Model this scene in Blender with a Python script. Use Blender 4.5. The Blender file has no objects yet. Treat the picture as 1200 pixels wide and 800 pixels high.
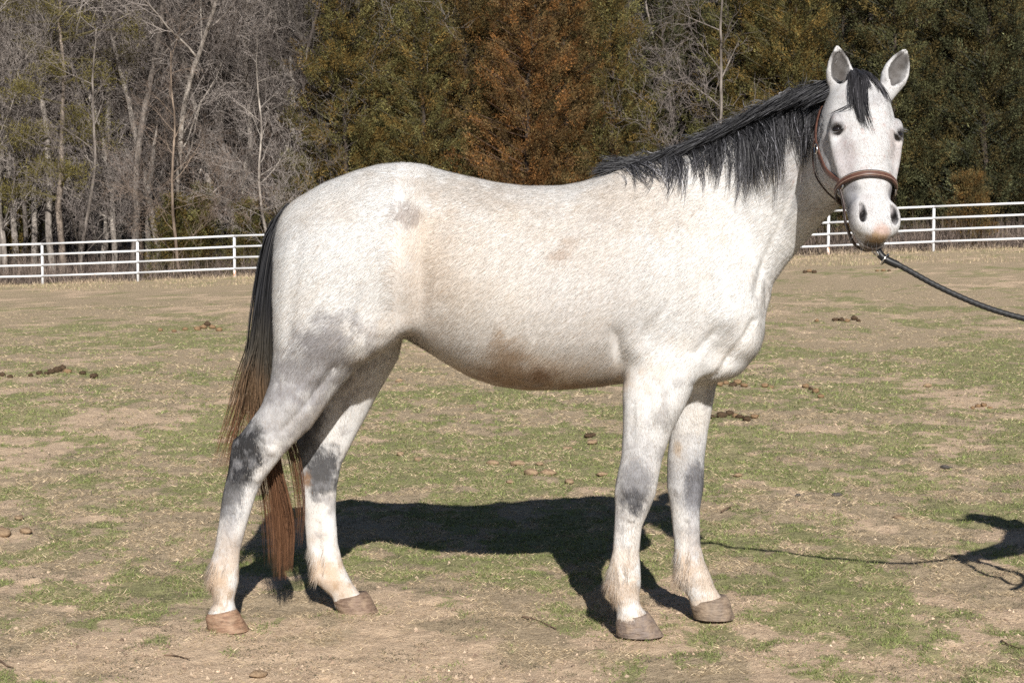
import bpy, math, random
import numpy as np
from mathutils import Vector, Matrix
from mathutils.bvhtree import BVHTree

random.seed(7)
RNG = np.random.default_rng(11)
SC = bpy.context.scene
COL = SC.collection

# ------------------------------------------------------------------ camera
F_PX, CAM_H = 1925.0, 1.34
PITCH = math.atan(124.0 / F_PX)
cam_data = bpy.data.cameras.new('camera')
cam_data.sensor_width = 36.0
cam_data.lens = F_PX / 1200.0 * 36.0
cam_data.clip_start = 0.05
cam_data.clip_end = 2000.0
cam_data.dof.use_dof = True
cam_data.dof.focus_distance = 5.45
cam_data.dof.aperture_fstop = 20.0
cam = bpy.data.objects.new('camera', cam_data)
cam.location = (0, 0, CAM_H)
cam.rotation_euler = (math.pi / 2 - PITCH, 0, 0)
COL.objects.link(cam)
SC.camera = cam

# ------------------------------------------------------------------ sky, sun
SUN_D = Vector((-0.24, 1.63, -1.0)).normalized()      # direction the light travels
SUN_EL = math.asin(-SUN_D.z)
world = bpy.data.worlds.new('World')
SC.world = world
world.use_nodes = True
wn = world.node_tree
sky = wn.nodes.new('ShaderNodeTexSky')
sky.sky_type = 'NISHITA'
sky.sun_disc = False
sky.sun_elevation = SUN_EL
sky.sun_rotation = math.atan2(-SUN_D.x, -SUN_D.y)
sky.dust_density = 0.3
sky.air_density = 0.7
bg = wn.nodes['Background']
bg.inputs['Strength'].default_value = 0.05
wn.links.new(sky.outputs[0], bg.inputs['Color'])
sun_data = bpy.data.lights.new('sun', 'SUN')
sun_data.energy = 5.0
sun_data.angle = math.radians(0.5)
sun_data.color = (1.0, 0.96, 0.91)
sun = bpy.data.objects.new('sun', sun_data)
sun.rotation_euler = SUN_D.to_track_quat('-Z', 'Y').to_euler()
COL.objects.link(sun)
SC.view_settings.view_transform = 'Standard'
SC.view_settings.look = 'None'
SC.view_settings.exposure = 0.33
SC.view_settings.gamma = 1.0
SC.render.engine = 'CYCLES'
SC.cycles.use_denoising = False
SC.cycles.max_bounces = 6
SC.cycles.diffuse_bounces = 2
SC.cycles.glossy_bounces = 2
SC.cycles.transmission_bounces = 3
SC.cycles.transparent_max_bounces = 4

# ------------------------------------------------------------------ helpers
def at(px, py, Y):
    """world point at depth Y seen at photograph pixel px, py"""
    a = (px - 600.0) / F_PX
    b = (400.0 - py) / F_PX
    dy = math.cos(PITCH) + b * math.sin(PITCH)
    dz = -math.sin(PITCH) + b * math.cos(PITCH)
    t = Y / dy
    return Vector((a * t, Y, CAM_H + dz * t))

def ground_depth(py):
    b = (400.0 - py) / F_PX
    dy = math.cos(PITCH) + b * math.sin(PITCH)
    dz = -math.sin(PITCH) + b * math.cos(PITCH)
    return CAM_H / -dz * dy

def tag(o, label=None, category=None, group=None, kind=None):
    if label: o['label'] = label
    if category: o['category'] = category
    if group: o['group'] = group
    if kind: o['kind'] = kind
    return o

def empty(name, loc=(0, 0, 0), rz=0.0):
    o = bpy.data.objects.new(name, None)
    o.location = loc
    o.rotation_euler = (0, 0, rz)
    o.empty_display_size = 0.1
    COL.objects.link(o)
    return o

def mesh_np(name, co, faces, mat=None, parent=None, smooth=True, colors=None, attr='coat'):
    """co (n,3), faces (m,k) or a list of such arrays"""
    if not isinstance(faces, (list, tuple)):
        faces = [faces]
    me = bpy.data.meshes.new(name)
    co = np.asarray(co, np.float32)
    me.vertices.add(len(co))
    me.vertices.foreach_set('co', co.ravel())
    nl = sum(f.size for f in faces)
    nf = sum(len(f) for f in faces)
    me.loops.add(nl)
    me.polygons.add(nf)
    me.loops.foreach_set('vertex_index', np.concatenate([f.ravel() for f in faces]).astype(np.int32))
    tot = np.concatenate([np.full(len(f), f.shape[1], np.int32) for f in faces])
    start = np.concatenate([[0], np.cumsum(tot)[:-1]]).astype(np.int32)
    me.polygons.foreach_set('loop_start', start)
    me.polygons.foreach_set('use_smooth', np.full(nf, smooth))
    me.update(calc_edges=True)
    if colors is not None:
        ca = me.color_attributes.new(attr, 'FLOAT_COLOR', 'POINT')
        c = np.ones((len(co), 4), np.float32)
        c[:, :colors.shape[1]] = colors
        ca.data.foreach_set('color', c.ravel())
    if mat is not None:
        me.materials.append(mat)
    o = bpy.data.objects.new(name, me)
    COL.objects.link(o)
    if parent is not None:
        o.parent = parent
        o.matrix_parent_inverse = parent.matrix_basis.inverted()
    return o

def relink(o, loc=None, rz=0.0, sc=1.0, color=None):
    """copy a thing and its parts (sub-parts too), sharing mesh data"""
    c = o.copy()
    COL.objects.link(c)
    if loc is not None:
        c.location = loc
        c.rotation_euler = (0, 0, rz)
        c.scale = sc if isinstance(sc, tuple) else (sc, sc, sc)
    if color is not None: c.color = color
    for ch in o.children:
        d = ch.copy()
        COL.objects.link(d)
        d.parent = c
        if color is not None: d.color = color
        for g in ch.children:
            e = g.copy()
            COL.objects.link(e)
            e.parent = d
            if color is not None: e.color = color
    return c

# value noise in numpy
def _hash(ix, iy, iz, seed):
    h = (ix.astype(np.int64) * 374761393 + iy.astype(np.int64) * 668265263 + iz.astype(np.int64) * 2147483647 + seed * 974711)
    h = (h ^ (h >> 13)) * 1274126177
    h = h & 0x7fffffff
    h = (h ^ (h >> 16)) & 0xffff
    return h.astype(np.float32) / 65535.0

def vnoise(x, y, z=None, seed=0):
    x = np.asarray(x, np.float64); y = np.asarray(y, np.float64)
    z = np.zeros_like(x) if z is None else np.asarray(z, np.float64)
    ix, iy, iz = np.floor(x), np.floor(y), np.floor(z)
    fx, fy, fz = x - ix, y - iy, z - iz
    fx, fy, fz = [t * t * (3 - 2 * t) for t in (fx, fy, fz)]
    r = 0
    for a in (0, 1):
        wx = fx if a else 1 - fx
        for b in (0, 1):
            wy = fy if b else 1 - fy
            for c in (0, 1):
                wz = fz if c else 1 - fz
                r = r + wx * wy * wz * _hash(ix + a, iy + b, iz + c, seed)
    return r

def fbm(x, y, z=None, octaves=4, seed=0):
    r, amp, tot = 0, 1.0, 0
    for o in range(octaves):
        s = 2.03 ** o
        r = r + amp * vnoise(x * s, y * s, None if z is None else z * s, seed + o * 17)
        tot += amp
        amp *= 0.55
    return r / tot

def sstep(a, b, x):
    t = np.clip((x - a) / (b - a), 0, 1)
    return t * t * (3 - 2 * t)

def tubes(paths, sides=6):
    """list of (points (n,3), radii (n,)) -> one vertex array, one quad array; ends closed by tapering"""
    V, Fq, base = [], [], 0
    ang = np.arange(sides) * 2 * math.pi / sides
    ca, sa = np.cos(ang), np.sin(ang)
    for P, R in paths:
        P = np.asarray(P, float); R = np.asarray(R, float)
        n = len(P)
        T = np.gradient(P, axis=0)
        T /= np.maximum(np.linalg.norm(T, axis=1, keepdims=True), 1e-9)
        ref = np.array([0, 0, 1.0]) if abs(T[:, 2]).mean() < 0.75 else np.array([1.0, 0, 0])
        A = np.cross(T, ref); A /= np.maximum(np.linalg.norm(A, axis=1, keepdims=True), 1e-9)
        B = np.cross(T, A)
        ring = P[:, None, :] + R[:, None, None] * (A[:, None, :] * ca[None, :, None] + B[:, None, :] * sa[None, :, None])
        V.append(ring.reshape(-1, 3))
        i = np.arange(n - 1)[:, None] * sides + np.arange(sides)[None, :]
        j = np.arange(n - 1)[:, None] * sides + (np.arange(sides)[None, :] + 1) % sides
        q = np.stack([i, j, j + sides, i + sides], -1).reshape(-1, 4) + base
        Fq.append(q)
        base += n * sides
    return np.concatenate(V), np.concatenate(Fq)

# node helpers
class NT:
    def __init__(s, name):
        s.m = bpy.data.materials.new(name)
        s.m.use_nodes = True
        s.t = s.m.node_tree
        s.b = s.t.nodes['Principled BSDF']
    def n(s, kind, **kw):
        nd = s.t.nodes.new(kind)
        for k, v in kw.items():
            if k.startswith('i_'):
                key = k[2:]
                key = int(key) if key.isdigit() else key.replace('_', ' ')
                if hasattr(v, 'is_linked') or isinstance(v, bpy.types.NodeSocket):
                    s.t.links.new(v, nd.inputs[key])
                else:
                    nd.inputs[key].default_value = v
            else:
                setattr(nd, k, v)
        return nd
    def link(s, a, b): s.t.links.new(a, b)
    def noise(s, vec, scale, detail=4, rough=0.6, dist=0.0):
        nd = s.n('ShaderNodeTexNoise', i_Scale=scale, i_Detail=detail, i_Roughness=rough, i_Distortion=dist)
        if vec is not None: s.link(vec, nd.inputs['Vector'])
        return nd.outputs['Fac']
    def ramp(s, fac, stops):
        nd = s.n('ShaderNodeValToRGB')
        s.link(fac, nd.inputs[0])
        cr = nd.color_ramp
        while len(cr.elements) < len(stops): cr.elements.new(0.5)
        for e, (p, c) in zip(cr.elements, stops):
            e.position = p
            e.color = (c, c, c, 1) if not isinstance(c, (tuple, list)) else (*c, 1)
        return nd.outputs[0]
    def mix(s, fac, a, b, blend='MIX'):
        nd = s.n('ShaderNodeMix', data_type='RGBA', blend_type=blend)
        for i, v in ((0, fac), (6, a), (7, b)):
            if isinstance(v, bpy.types.NodeSocket): s.link(v, nd.inputs[i])
            elif i == 0: nd.inputs[0].default_value = v
            else: nd.inputs[i].default_value = (*v, 1) if len(v) == 3 else v
        return nd.outputs[2]
    def math(s, op, a, b=None, c=None):
        nd = s.n('ShaderNodeMath', operation=op)
        for i, v in enumerate((a, b, c)):
            if v is None: continue
            if isinstance(v, bpy.types.NodeSocket): s.link(v, nd.inputs[i])
            else: nd.inputs[i].default_value = v
        return nd.outputs[0]
    def bump(s, h, strength, dist):
        nd = s.n('ShaderNodeBump', i_Strength=strength, i_Distance=dist)
        s.link(h, nd.inputs['Height'])
        s.link(nd.outputs[0], s.b.inputs['Normal'])
        return nd
    def set(s, **kw):
        for k, v in kw.items():
            key = k.replace('_', ' ')
            if isinstance(v, bpy.types.NodeSocket): s.link(v, s.b.inputs[key])
            else: s.b.inputs[key].default_value = (*v, 1) if isinstance(v, tuple) and len(v) == 3 and 'Color' in key or 'Tint' in key else v
        return s.m

def obj_vec(nt):
    return nt.n('ShaderNodeTexCoord').outputs['Object']

def pos_vec(nt):
    return nt.n('ShaderNodeNewGeometry').outputs['Position']

def simple(name, col, rough=0.7, metal=0.0, spec=0.3, noise=None):
    nt = NT(name)
    nt.set(Roughness=rough, Metallic=metal, Specular_IOR_Level=spec)
    if noise:
        f = nt.noise(obj_vec(nt), noise[0], 4)
        c = nt.mix(nt.ramp(f, [(0.35, 0.0), (0.65, 1.0)]), tuple(v * (1 - noise[1]) for v in col), tuple(min(1, v * (1 + noise[1])) for v in col))
        nt.set(Base_Color=c)
    else:
        nt.set(Base_Color=col)
    return nt.m
# ------------------------------------------------------------------ the land
def fence_y(x): return 47.6 - 0.17 * x
def land_z(x, y):
    x = np.asarray(x, float); y = np.asarray(y, float)
    zf = 0.43 + 0.036 * np.clip(x, -22, 26)
    z = sstep(7.5, 46, y) * zf
    z = z + 0.5 * sstep(52, 70, y) + (fbm(x / 9, y / 9, octaves=3, seed=40) - .5) * 0.30 * sstep(14, 40, y)
    hill = sstep(72, 190, y)
    z = z + hill * (34 + 5 * (fbm(x / 40, y / 40, octaves=3, seed=41) - .5))
    z = z + sstep(-40, -200, y) * 6
    return z

def green_f(x, y):
    """how green the turf is, 0 bare earth .. 1 grass"""
    a = fbm(x * 1.1, y * .75, octaves=4, seed=51)
    b = fbm(x * 4.2, y * 3.0, octaves=4, seed=52)
    c = fbm(x / 5.5, y / 6.5, octaves=3, seed=53)
    c2 = fbm(x * 11, y * 8, octaves=3, seed=54)
    g = .34 * a + .36 * b + .14 * c + .26 * c2
    g = g + .055 * np.exp(-((y - 11.0) / 5.0) ** 2) - .07 * sstep(18, 40, y) - .02 * (y < 7.5)
    g = .56 + (g - .56) * (1 - .55 * sstep(14, 35, y))
    return sstep(.49, .64, g)
def dirt_f(x, y):
    a = fbm(x * .9 + 7, y * .55, octaves=4, seed=61)
    b = fbm(x * 3.1, y * 2.2, octaves=4, seed=62)
    return sstep(.50, .62, .55 * a + .45 * b + .05 * np.exp(-((y - 5.6) / 1.2) ** 2) - .03 * sstep(9, 25, y))

def bumps(x, y):
    near = 1 - sstep(11, 20, y)
    b = (fbm(x * 2.2, y * 2.2, octaves=3, seed=71) - .5) * .030 + (fbm(x * 9, y * 9, octaves=4, seed=72) - .5) * .032 + (fbm(x * 34, y * 34, octaves=2, seed=73) - .5) * .009
    # hoof prints: one to a cell, about half the cells
    cx, cy = np.floor(x / .42), np.floor(y / .36); z0 = np.zeros_like(cx)
    h1, h2, h3 = _hash(cx, cy, z0, 7), _hash(cx, cy, z0, 8), _hash(cx, cy, z0, 9)
    dx, dy = x - (cx + .3 + .4 * h1) * .42, y - (cy + .3 + .4 * h2) * .36
    d = np.sqrt(dx * dx + dy * dy) * (1 + .25 * (h1 - .5))
    pr = (-.017 * np.exp(-(d / .046) ** 2) + .008 * np.exp(-((d - .078) / .022) ** 2)) * (h3 < .6) * (.4 + h3)
    pr = pr * (1 - np.exp(-((np.maximum(np.abs(x + .1) - .9, 0) / .3) ** 2 + ((y - 5.6) / .35) ** 2)))
    return (b + pr) * near - .003 * near
def ground_z(x, y): return land_z(x, y) + bumps(np.asarray(x, float), np.asarray(y, float))

def axis(parts):
    g = [parts[0]]
    for end, st0, st1 in parts[1]:
        a = g[-1]; L = end - a
        n = max(1, int(round(L / ((st0 + st1) / 2))))
        t = np.linspace(0, 1, n + 1)[1:]
        r = st1 / st0
        w = (r ** t - 1) / (r - 1) if abs(r - 1) > 1e-3 else t
        g += list(a + L * w)
    return np.array(g)
gxp = axis((0.0, [(3.4, .020, .022), (18, .022, .30), (60, .3, 2), (400, 2, 30)]))
GX = np.concatenate([-gxp[::-1][:-1], gxp])
GY = axis((-200.0, [(-10, 20, 3), (4.2, 3, .05), (8.5, .018, .02), (14, .02, .06), (50, .06, .35), (72, .35, 1.0), (250, 1.0, 6)]))
X2, Y2 = np.meshgrid(GX, GY, indexing='ij')
Z2 = ground_z(X2, Y2)
nx, ny = X2.shape
GCO = np.stack([X2, Y2, Z2], -1).reshape(-1, 3)
ii = (np.arange(nx - 1)[:, None] * ny + np.arange(ny - 1)[None]).ravel()
GQ = np.stack([ii, ii + ny, ii + ny + 1, ii + 1], 1)
wood = sstep(-1.0, 2.5, Y2 - fence_y(X2) + 1.6 * (fbm(X2 * .7, Y2 * .7, octaves=3, seed=81) - .5))
GC = np.stack([green_f(X2, Y2), dirt_f(X2, Y2), wood], -1).reshape(-1, 3)

nt = NT('paddock_soil')
att = nt.n('ShaderNodeAttribute', attribute_name='cover')
sep = nt.n('ShaderNodeSeparateColor'); nt.link(att.outputs['Color'], sep.inputs[0])
pv = pos_vec(nt)
f1 = nt.noise(pv, 5, 6, .7); f2 = nt.noise(pv, 26, 6, .75); f3 = nt.noise(pv, 95, 4, .7); f4 = nt.noise(pv, 1.3, 5, .6)
straw = nt.mix(nt.ramp(f3, [(.36, 0.0), (.62, 1.0)]), (.40, .305, .19), (.68, .54, .37))
straw = nt.mix(nt.ramp(f2, [(.38, 0.0), (.52, 0.35), (.70, 1.0)]), nt.mix(.6, straw, (.24, .185, .12)), straw)
dirt = nt.mix(nt.ramp(f2, [(.3, 0.0), (.7, 1.0)]), (.54, .39, .26), (.72, .55, .385))
dirt = nt.mix(nt.math('MULTIPLY', nt.ramp(f3, [(.56, 0.0), (.66, 1.0)]), .6), dirt, (.25, .18, .12))
c = nt.mix(nt.math('MULTIPLY', nt.ramp(nt.math('ADD', sep.outputs[1], nt.math('MULTIPLY', nt.math('SUBTRACT', f1, .5), 1.6)), [(.30, 0.0), (.75, 1.0)]), .9), straw, dirt)
grass = nt.mix(nt.ramp(f3, [(.35, 0.0), (.68, 1.0)]), (.115, .14, .045), (.30, .335, .12))
gm = nt.ramp(nt.math('ADD', sep.outputs[0], nt.math('MULTIPLY', nt.math('SUBTRACT', f2, .52), 2.4)), [(.42, 0.0), (.64, 1.0)])
c = nt.mix(nt.math('MULTIPLY', gm, .62), c, grass)
litter = nt.mix(nt.ramp(nt.noise(pv, 3.5, 7, .8), [(.38, 0.0), (.65, 1.0)]), (.10, .08, .068), (.30, .25, .22))
c = nt.mix(sep.outputs[2], c, litter)
nt.set(Base_Color=c, Roughness=.95, Specular_IOR_Level=.1)
nt.bump(nt.math('ADD', nt.math('MULTIPLY', f2, 1.0), nt.math('MULTIPLY', f3, .45)), .9, .02)
ground = mesh_np('ground', GCO, GQ, nt.m, None, True, GC, 'cover')
tag(ground, 'worn paddock of bare tan earth, dry straw and patchy green turf, rising to the woods', kind='structure')

# ---------------------------------------------------------------- grass blades, straw, crumbs
nt = NT('blade')
att = nt.n('ShaderNodeAttribute', attribute_name='cover')
nt.set(Base_Color=att.outputs['Color'], Roughness=.6, Specular_IOR_Level=.2)
M_BLADE = nt.m
def scatter_xy(n, y0, y1, power=2.0, tmax=.36):
    """points over the near paddock, thinner with distance"""
    u = RNG.random(n)
    a, b = y0 ** (-power + 1), y1 ** (-power + 1)
    y = (a + (b - a) * u) ** (1 / (1 - power))
    x = (RNG.random(n) * 2 - 1) * (tmax * y + .25)
    return x, y
HOOF_XY = np.array([[at(268, 735, 5.52).x, 5.52], [at(419, 712, 5.80).x, 5.80], [at(750, 735, 5.45).x, 5.45], [at(837, 715, 5.70).x, 5.70]])
def blades(name, n, y0, y1, lo, hi, wid, colA, colB, keep, lean, label):
    x, y = scatter_xy(n, y0, y1)
    k = keep(x, y)
    x, y = x[k], y[k]
    if name != 'dead_weeds':      # turf crowding the feet of the horse
        hx, hy = HOOF_XY[:, 0], HOOF_XY[:, 1]; m = 170 if name == 'grass' else 330
        a = RNG.random((4, m)) * 6.283; rr = RNG.uniform(.95, 1.9, (4, m))
        x = np.concatenate([x, (hx[:, None] + np.cos(a) * .072 * rr).ravel()]); y = np.concatenate([y, (hy[:, None] + np.sin(a) * .062 * rr).ravel()])
    n = len(x)
    # gather into tufts
    z = ground_z(x, y)
    scl = np.clip(y / 7, .8, 2.2)
    L = RNG.uniform(lo, hi, n) * scl ** .6
    th = RNG.random(n) * 2 * math.pi
    tl = lean[0] + (lean[1] - lean[0]) * RNG.random(n)
    d = np.stack([np.cos(th) * np.sin(tl), np.sin(th) * np.sin(tl), np.cos(tl)], 1)
    ph = RNG.random(n) * 2 * math.pi
    S = np.cross(d, np.stack([np.cos(ph), np.sin(ph), .3 * np.ones(n)], 1)); S /= np.linalg.norm(S, axis=1, keepdims=True)
    W = (wid * scl * RNG.uniform(.7, 1.3, n))[:, None]
    P = np.stack([x, y, z - .002], 1)
    V = np.empty((n, 3, 3))
    V[:, 0] = P - S * W; V[:, 1] = P + S * W; V[:, 2] = P + d * L[:, None]
    t = RNG.random((n, 1)) * np.ones((1, 3))
    Cc = np.array(colA)[None] * (1 - t) + np.array(colB)[None] * t
    Cc = Cc * np.exp(RNG.normal(0, .25, (n, 1)))
    o = mesh_np(name, V.reshape(-1, 3), np.arange(3 * n).reshape(-1, 3), M_BLADE, None, False, np.repeat(Cc, 3, 0), 'cover')
    tag(o, label, 'grass', kind='stuff')
def keep_green(x, y):
    g = green_f(x, y); cl = fbm(x * 17, y * 17, octaves=2, seed=91)
    return RNG.random(len(x)) < g * sstep(.40, .62, cl)
def keep_dry(x, y):
    cl = fbm(x * 8, y * 8, octaves=2, seed=92)
    return RNG.random(len(x)) < (1.0 - .75 * dirt_f(x, y)) * sstep(.38, .62, cl)
blades('grass', 620000, 4.55, 24, .010, .026, .0016, (.09, .115, .033), (.27, .30, .11), keep_green, (.3, 1.35), 'short green grass in scattered patches over the paddock')
blades('dry_grass', 420000, 4.55, 30, .012, .035, .0014, (.30, .225, .135), (.56, .45, .30), keep_dry, (.9, 1.52), 'flattened dry straw and dead grass over the paddock')
def keep_dark(x, y):
    cl = fbm(x * 6, y * 6, octaves=3, seed=94)
    return RNG.random(len(x)) < sstep(.52, .62, cl)
blades('dead_weeds', 160000, 4.55, 16, .006, .018, .0018, (.05, .045, .032), (.13, .12, .075), keep_dark, (.5, 1.5), 'dark withered weed patches low on the paddock')

def crumbs(name, n, y0, y1, rlo, rhi, cols, keep, label, cat, flat=.6):
    x, y = scatter_xy(n, y0, y1)
    k = keep(x, y); x, y = x[k], y[k]; n = len(x)
    r = rlo * (rhi / rlo) ** (RNG.random(n) ** 3.2)
    z = ground_z(x, y) + r * .15
    base = np.array([(1, 0, 0), (0, 1, 0), (-1, 0, 0), (0, -1, 0), (0, 0, 1), (.5, .5, .6), (-.5, .4, .5)], float)[:5]
    tri = np.array([(0, 1, 4), (1, 2, 4), (2, 3, 4), (3, 0, 4)])
    a = RNG.random(n) * 6.28
    R = np.stack([np.stack([np.cos(a), -np.sin(a)], 1), np.stack([np.sin(a), np.cos(a)], 1)], 1)
    B = base[None] * RNG.uniform(.6, 1.3, (n, 5, 1)) * r[:, None, None] * np.array([1, 1, flat])
    B[:, :, :2] = np.einsum('nij,nkj->nki', R, B[:, :, :2])
    V = B + np.stack([x, y, z], 1)[:, None] + RNG.normal(0, .12, B.shape) * r[:, None, None]
    V[:, :4, 2] -= (r * .3)[:, None]
    F_ = (tri[None] + (np.arange(n) * 5)[:, None, None]).reshape(-1, 3)
    ci = RNG.integers(0, len(cols), n)
    Cc = np.array(cols)[ci] * np.exp(RNG.normal(0, .2, (n, 1)))
    o = mesh_np(name, V.reshape(-1, 3), F_, M_BLADE, None, False, np.repeat(Cc, 5, 0), 'cover')
    tag(o, label, cat, kind='stuff')
crumbs('soil_crumbs', 42000, 4.55, 14, .0025, .012, [(.42, .32, .225), (.46, .35, .25), (.36, .26, .18), (.22, .155, .11)], lambda x, y: RNG.random(len(x)) < (.2 + .8 * dirt_f(x, y)) * sstep(.45, .6, fbm(x * 5, y * 5, octaves=2, seed=95)), 'loose crumbs of tan soil over the bare earth', 'soil')

# strip of rank dry grass and brush along the fence foot and the wood's edge
def verge(name, n, dy0, dy1, h0, h1, cols, label, wid=.006, lean=.5, xs=(-24, 24), dens=None, cat='brush'):
    x = RNG.uniform(xs[0], xs[1], n)
    y = fence_y(x) + RNG.uniform(dy0, dy1, n)
    cl = fbm(x * 1.2, y * .8, octaves=3, seed=hash(name) % 97 if False else len(name) * 7)
    k = RNG.random(n) < sstep(.30, .62, cl)
    if dens is not None: k &= RNG.random(n) < dens(x)
    x, y, cl = x[k], y[k], cl[k]; n = len(x)
    z = ground_z(x, y)
    L = RNG.uniform(h0, h1, n) * (.5 + cl)
    th = RNG.random(n) * 6.283; tl = np.abs(RNG.normal(0, lean, n))
    d = np.stack([np.cos(th) * np.sin(tl), np.sin(th) * np.sin(tl), np.abs(np.cos(tl))], 1)
    ph = RNG.random(n) * 6.283
    S = np.stack([np.cos(ph), np.sin(ph), 0 * ph], 1)
    W = (wid * RNG.uniform(.6, 1.4, n))[:, None]
    P = np.stack([x, y, z - .01], 1)
    V = np.empty((n, 3, 3)); V[:, 0] = P - S * W; V[:, 1] = P + S * W; V[:, 2] = P + d * L[:, None]
    Cc = np.array(cols)[RNG.integers(0, len(cols), n)] * np.exp(RNG.normal(0, .25, (n, 1)))
    o = mesh_np(name, V.reshape(-1, 3), np.arange(3 * n).reshape(-1, 3), M_BLADE, None, False, np.repeat(Cc, 3, 0), 'cover')
    tag(o, label, cat, kind='stuff')
verge('field_grass', 60000, -9, .3, .03, .10, [(.42, .33, .21), (.52, .41, .27), (.30, .23, .15), (.22, .22, .10)], 'thin tufts of dry grass before the white fence', .006, .6, cat='grass')
verge('verge_grass', 34000, -.3, 2.2, .06, .19, [(.42, .33, .23), (.50, .40, .28), (.28, .21, .15), (.18, .14, .10)], 'rank dry grass along the foot of the white fence', .007, .5, cat='grass')
verge('undergrowth', 70000, .8, 9, .35, 1.05, [(.13, .10, .085), (.18, .14, .115), (.27, .21, .17), (.09, .07, .06)], 'brown tangled brush behind the white fence', .007, .6)
# ------------------------------------------------------------------ the woods
nt = NT('grey_bark')
tc = obj_vec(nt); mp = nt.n('ShaderNodeMapping'); nt.link(tc, mp.inputs[0]); mp.inputs['Scale'].default_value = (1, 1, .22)
inf = nt.n('ShaderNodeObjectInfo')
f = nt.noise(mp.outputs[0], 9, 5, .7); g = nt.noise(tc, 1.1, 4, .6)
c = nt.mix(nt.ramp(f, [(.35, 0.0), (.68, 1.0)]), (.12, .11, .10), (.42, .39, .36))
c = nt.mix(nt.ramp(g, [(.44, 0.0), (.58, 1.0)]), nt.mix(.5, c, (.07, .06, .055)), c)
c = nt.mix(1.0, c, inf.outputs['Color'], 'MULTIPLY')
nt.set(Base_Color=c, Roughness=.9, Specular_IOR_Level=.1)
nt.bump(f, .7, .03)
M_BARK = nt.m
nt = NT('twig_bark')
inf = nt.n('ShaderNodeObjectInfo')
f = nt.noise(pos_vec(nt), .9, 4, .6)
c = nt.mix(nt.ramp(f, [(.35, 0.0), (.65, 1.0)]), (.138, .124, .118), (.325, .298, .285))
c = nt.mix(1.0, c, inf.outputs['Color'], 'MULTIPLY')
nt.set(Base_Color=c, Roughness=.85, Specular_IOR_Level=.1)
M_TWIG = nt.m

def bare_tree(seed, height, r0, lean, forks, spread, twiggy, low=0.18):
    """bark tubes for trunk and limbs, fine tubes for the crown of twigs"""
    rd = random.Random(seed)
    thick, fine = [], []
    def grow(p, d, r, L, depth):
        n = max(3, int(L / (.45 if depth < 2 else .28)))
        pts, rs = [p.copy()], [r]
        dd = d.copy()
        wob = .055 if depth == 0 else .12 if depth == 1 else .15
        r1 = r * (.35 if depth == 0 else .30)
        for i in range(n):
            dd = dd + Vector((rd.gauss(0, wob), rd.gauss(0, wob), rd.gauss(0, wob * .6) + (.035 if depth else .05)))
            dd.normalize()
            pts.append(pts[-1] + dd * (L / n)); rs.append(r + (r1 - r) * (i + 1) / n)
        (thick if r > .028 else fine).append((pts, rs, depth))
        if depth == 0:
            k = forks; rng_ = (low, .98)
        elif depth == 1: k = int(5 + L * 1.6 * twiggy); rng_ = (.18, 1)
        elif depth == 2: k = int(3 + L * 2.8 * twiggy); rng_ = (.15, 1)
        elif depth == 3 and L > .5: k = int(2 + L * 2.2 * twiggy); rng_ = (.2, 1)
        else: k = 0
        for j in range(k):
            t = rng_[0] + (rng_[1] - rng_[0]) * (j + rd.random()) / k
            f = t * n; i = min(int(f), n - 1); q = pts[i].lerp(pts[i + 1], f - i)
            rr = rs[i]
            ax = (pts[i + 1] - pts[i]).normalized()
            side = ax.cross(Vector((rd.gauss(0, 1), rd.gauss(0, 1), rd.gauss(0, .4)))).normalized()
            ang = rd.uniform(.45, 1.15) if depth else rd.uniform(.5, 1.25) * spread
            nd = ax * math.cos(ang) + side * math.sin(ang)
            if depth == 0:
                nl = height * rd.uniform(.16, .40) * (1.15 - .6 * t); nr = min(rr * .55, r0 * rd.uniform(.16, .42))
            else:
                nl = L * rd.uniform(.30, .62); nr = rr * rd.uniform(.35, .55)
            if nl > .18: grow(q, nd, max(nr, .0068), nl, depth + 1)
    d0 = Vector((lean[0], lean[1], 1)).normalized()
    grow(Vector((0, 0, -.15)), d0, r0, height, 0)
    return thick, fine

def tree_mesh(name, seed, **kw):
    thick, fine = bare_tree(seed, **kw)
    root = empty(name)
    trunk = [t for t in thick if t[2] == 0]; limbs = [t for t in thick if t[2] > 0]
    V, Q = tubes([(p, r) for p, r, _ in trunk], 9); a = mesh_np('trunk', V, Q, M_BARK, root)
    if not limbs:
        fine.sort(key=lambda f: f[2]); limbs, fine = [(p, r, d) for p, r, d in fine if d == 1], [f for f in fine if f[2] > 1]
    V, Q = tubes([(p, r) for p, r, _ in limbs], 5)
    V2, Q2 = tubes([(p, r) for p, r, _ in fine], 3)
    o = mesh_np('crown', np.concatenate([V, V2]), np.concatenate([Q, Q2 + len(V)]), M_BARK, root)
    o.data.materials.append(M_TWIG)
    o.data.polygons.foreach_set('material_index', np.concatenate([np.zeros(len(Q), np.int32), np.ones(len(Q2), np.int32)]))
    return root

BARE = [dict(height=15, r0=.135, lean=(.03, .0), forks=16, spread=.9, twiggy=1.0, low=.12),
        dict(height=17, r0=.165, lean=(-.05, .02), forks=18, spread=1.0, twiggy=.9, low=.14),
        dict(height=12, r0=.11, lean=(.10, .0), forks=15, spread=1.1, twiggy=1.1, low=.08),
        dict(height=14, r0=.11, lean=(-.14, .0), forks=15, spread=.9, twiggy=1.1, low=.10),
        dict(height=9, r0=.07, lean=(.05, .05), forks=14, spread=1.1, twiggy=1.3, low=.06),
        dict(height=16, r0=.12, lean=(.0, .0), forks=12, spread=.8, twiggy=.9, low=.30)]
def put(o, x, y, dz=0.0):
    o.location = (x, y, float(land_z(x, y)) + dz)
def px_at(px, Y): return at(px, 300, Y).x

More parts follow.
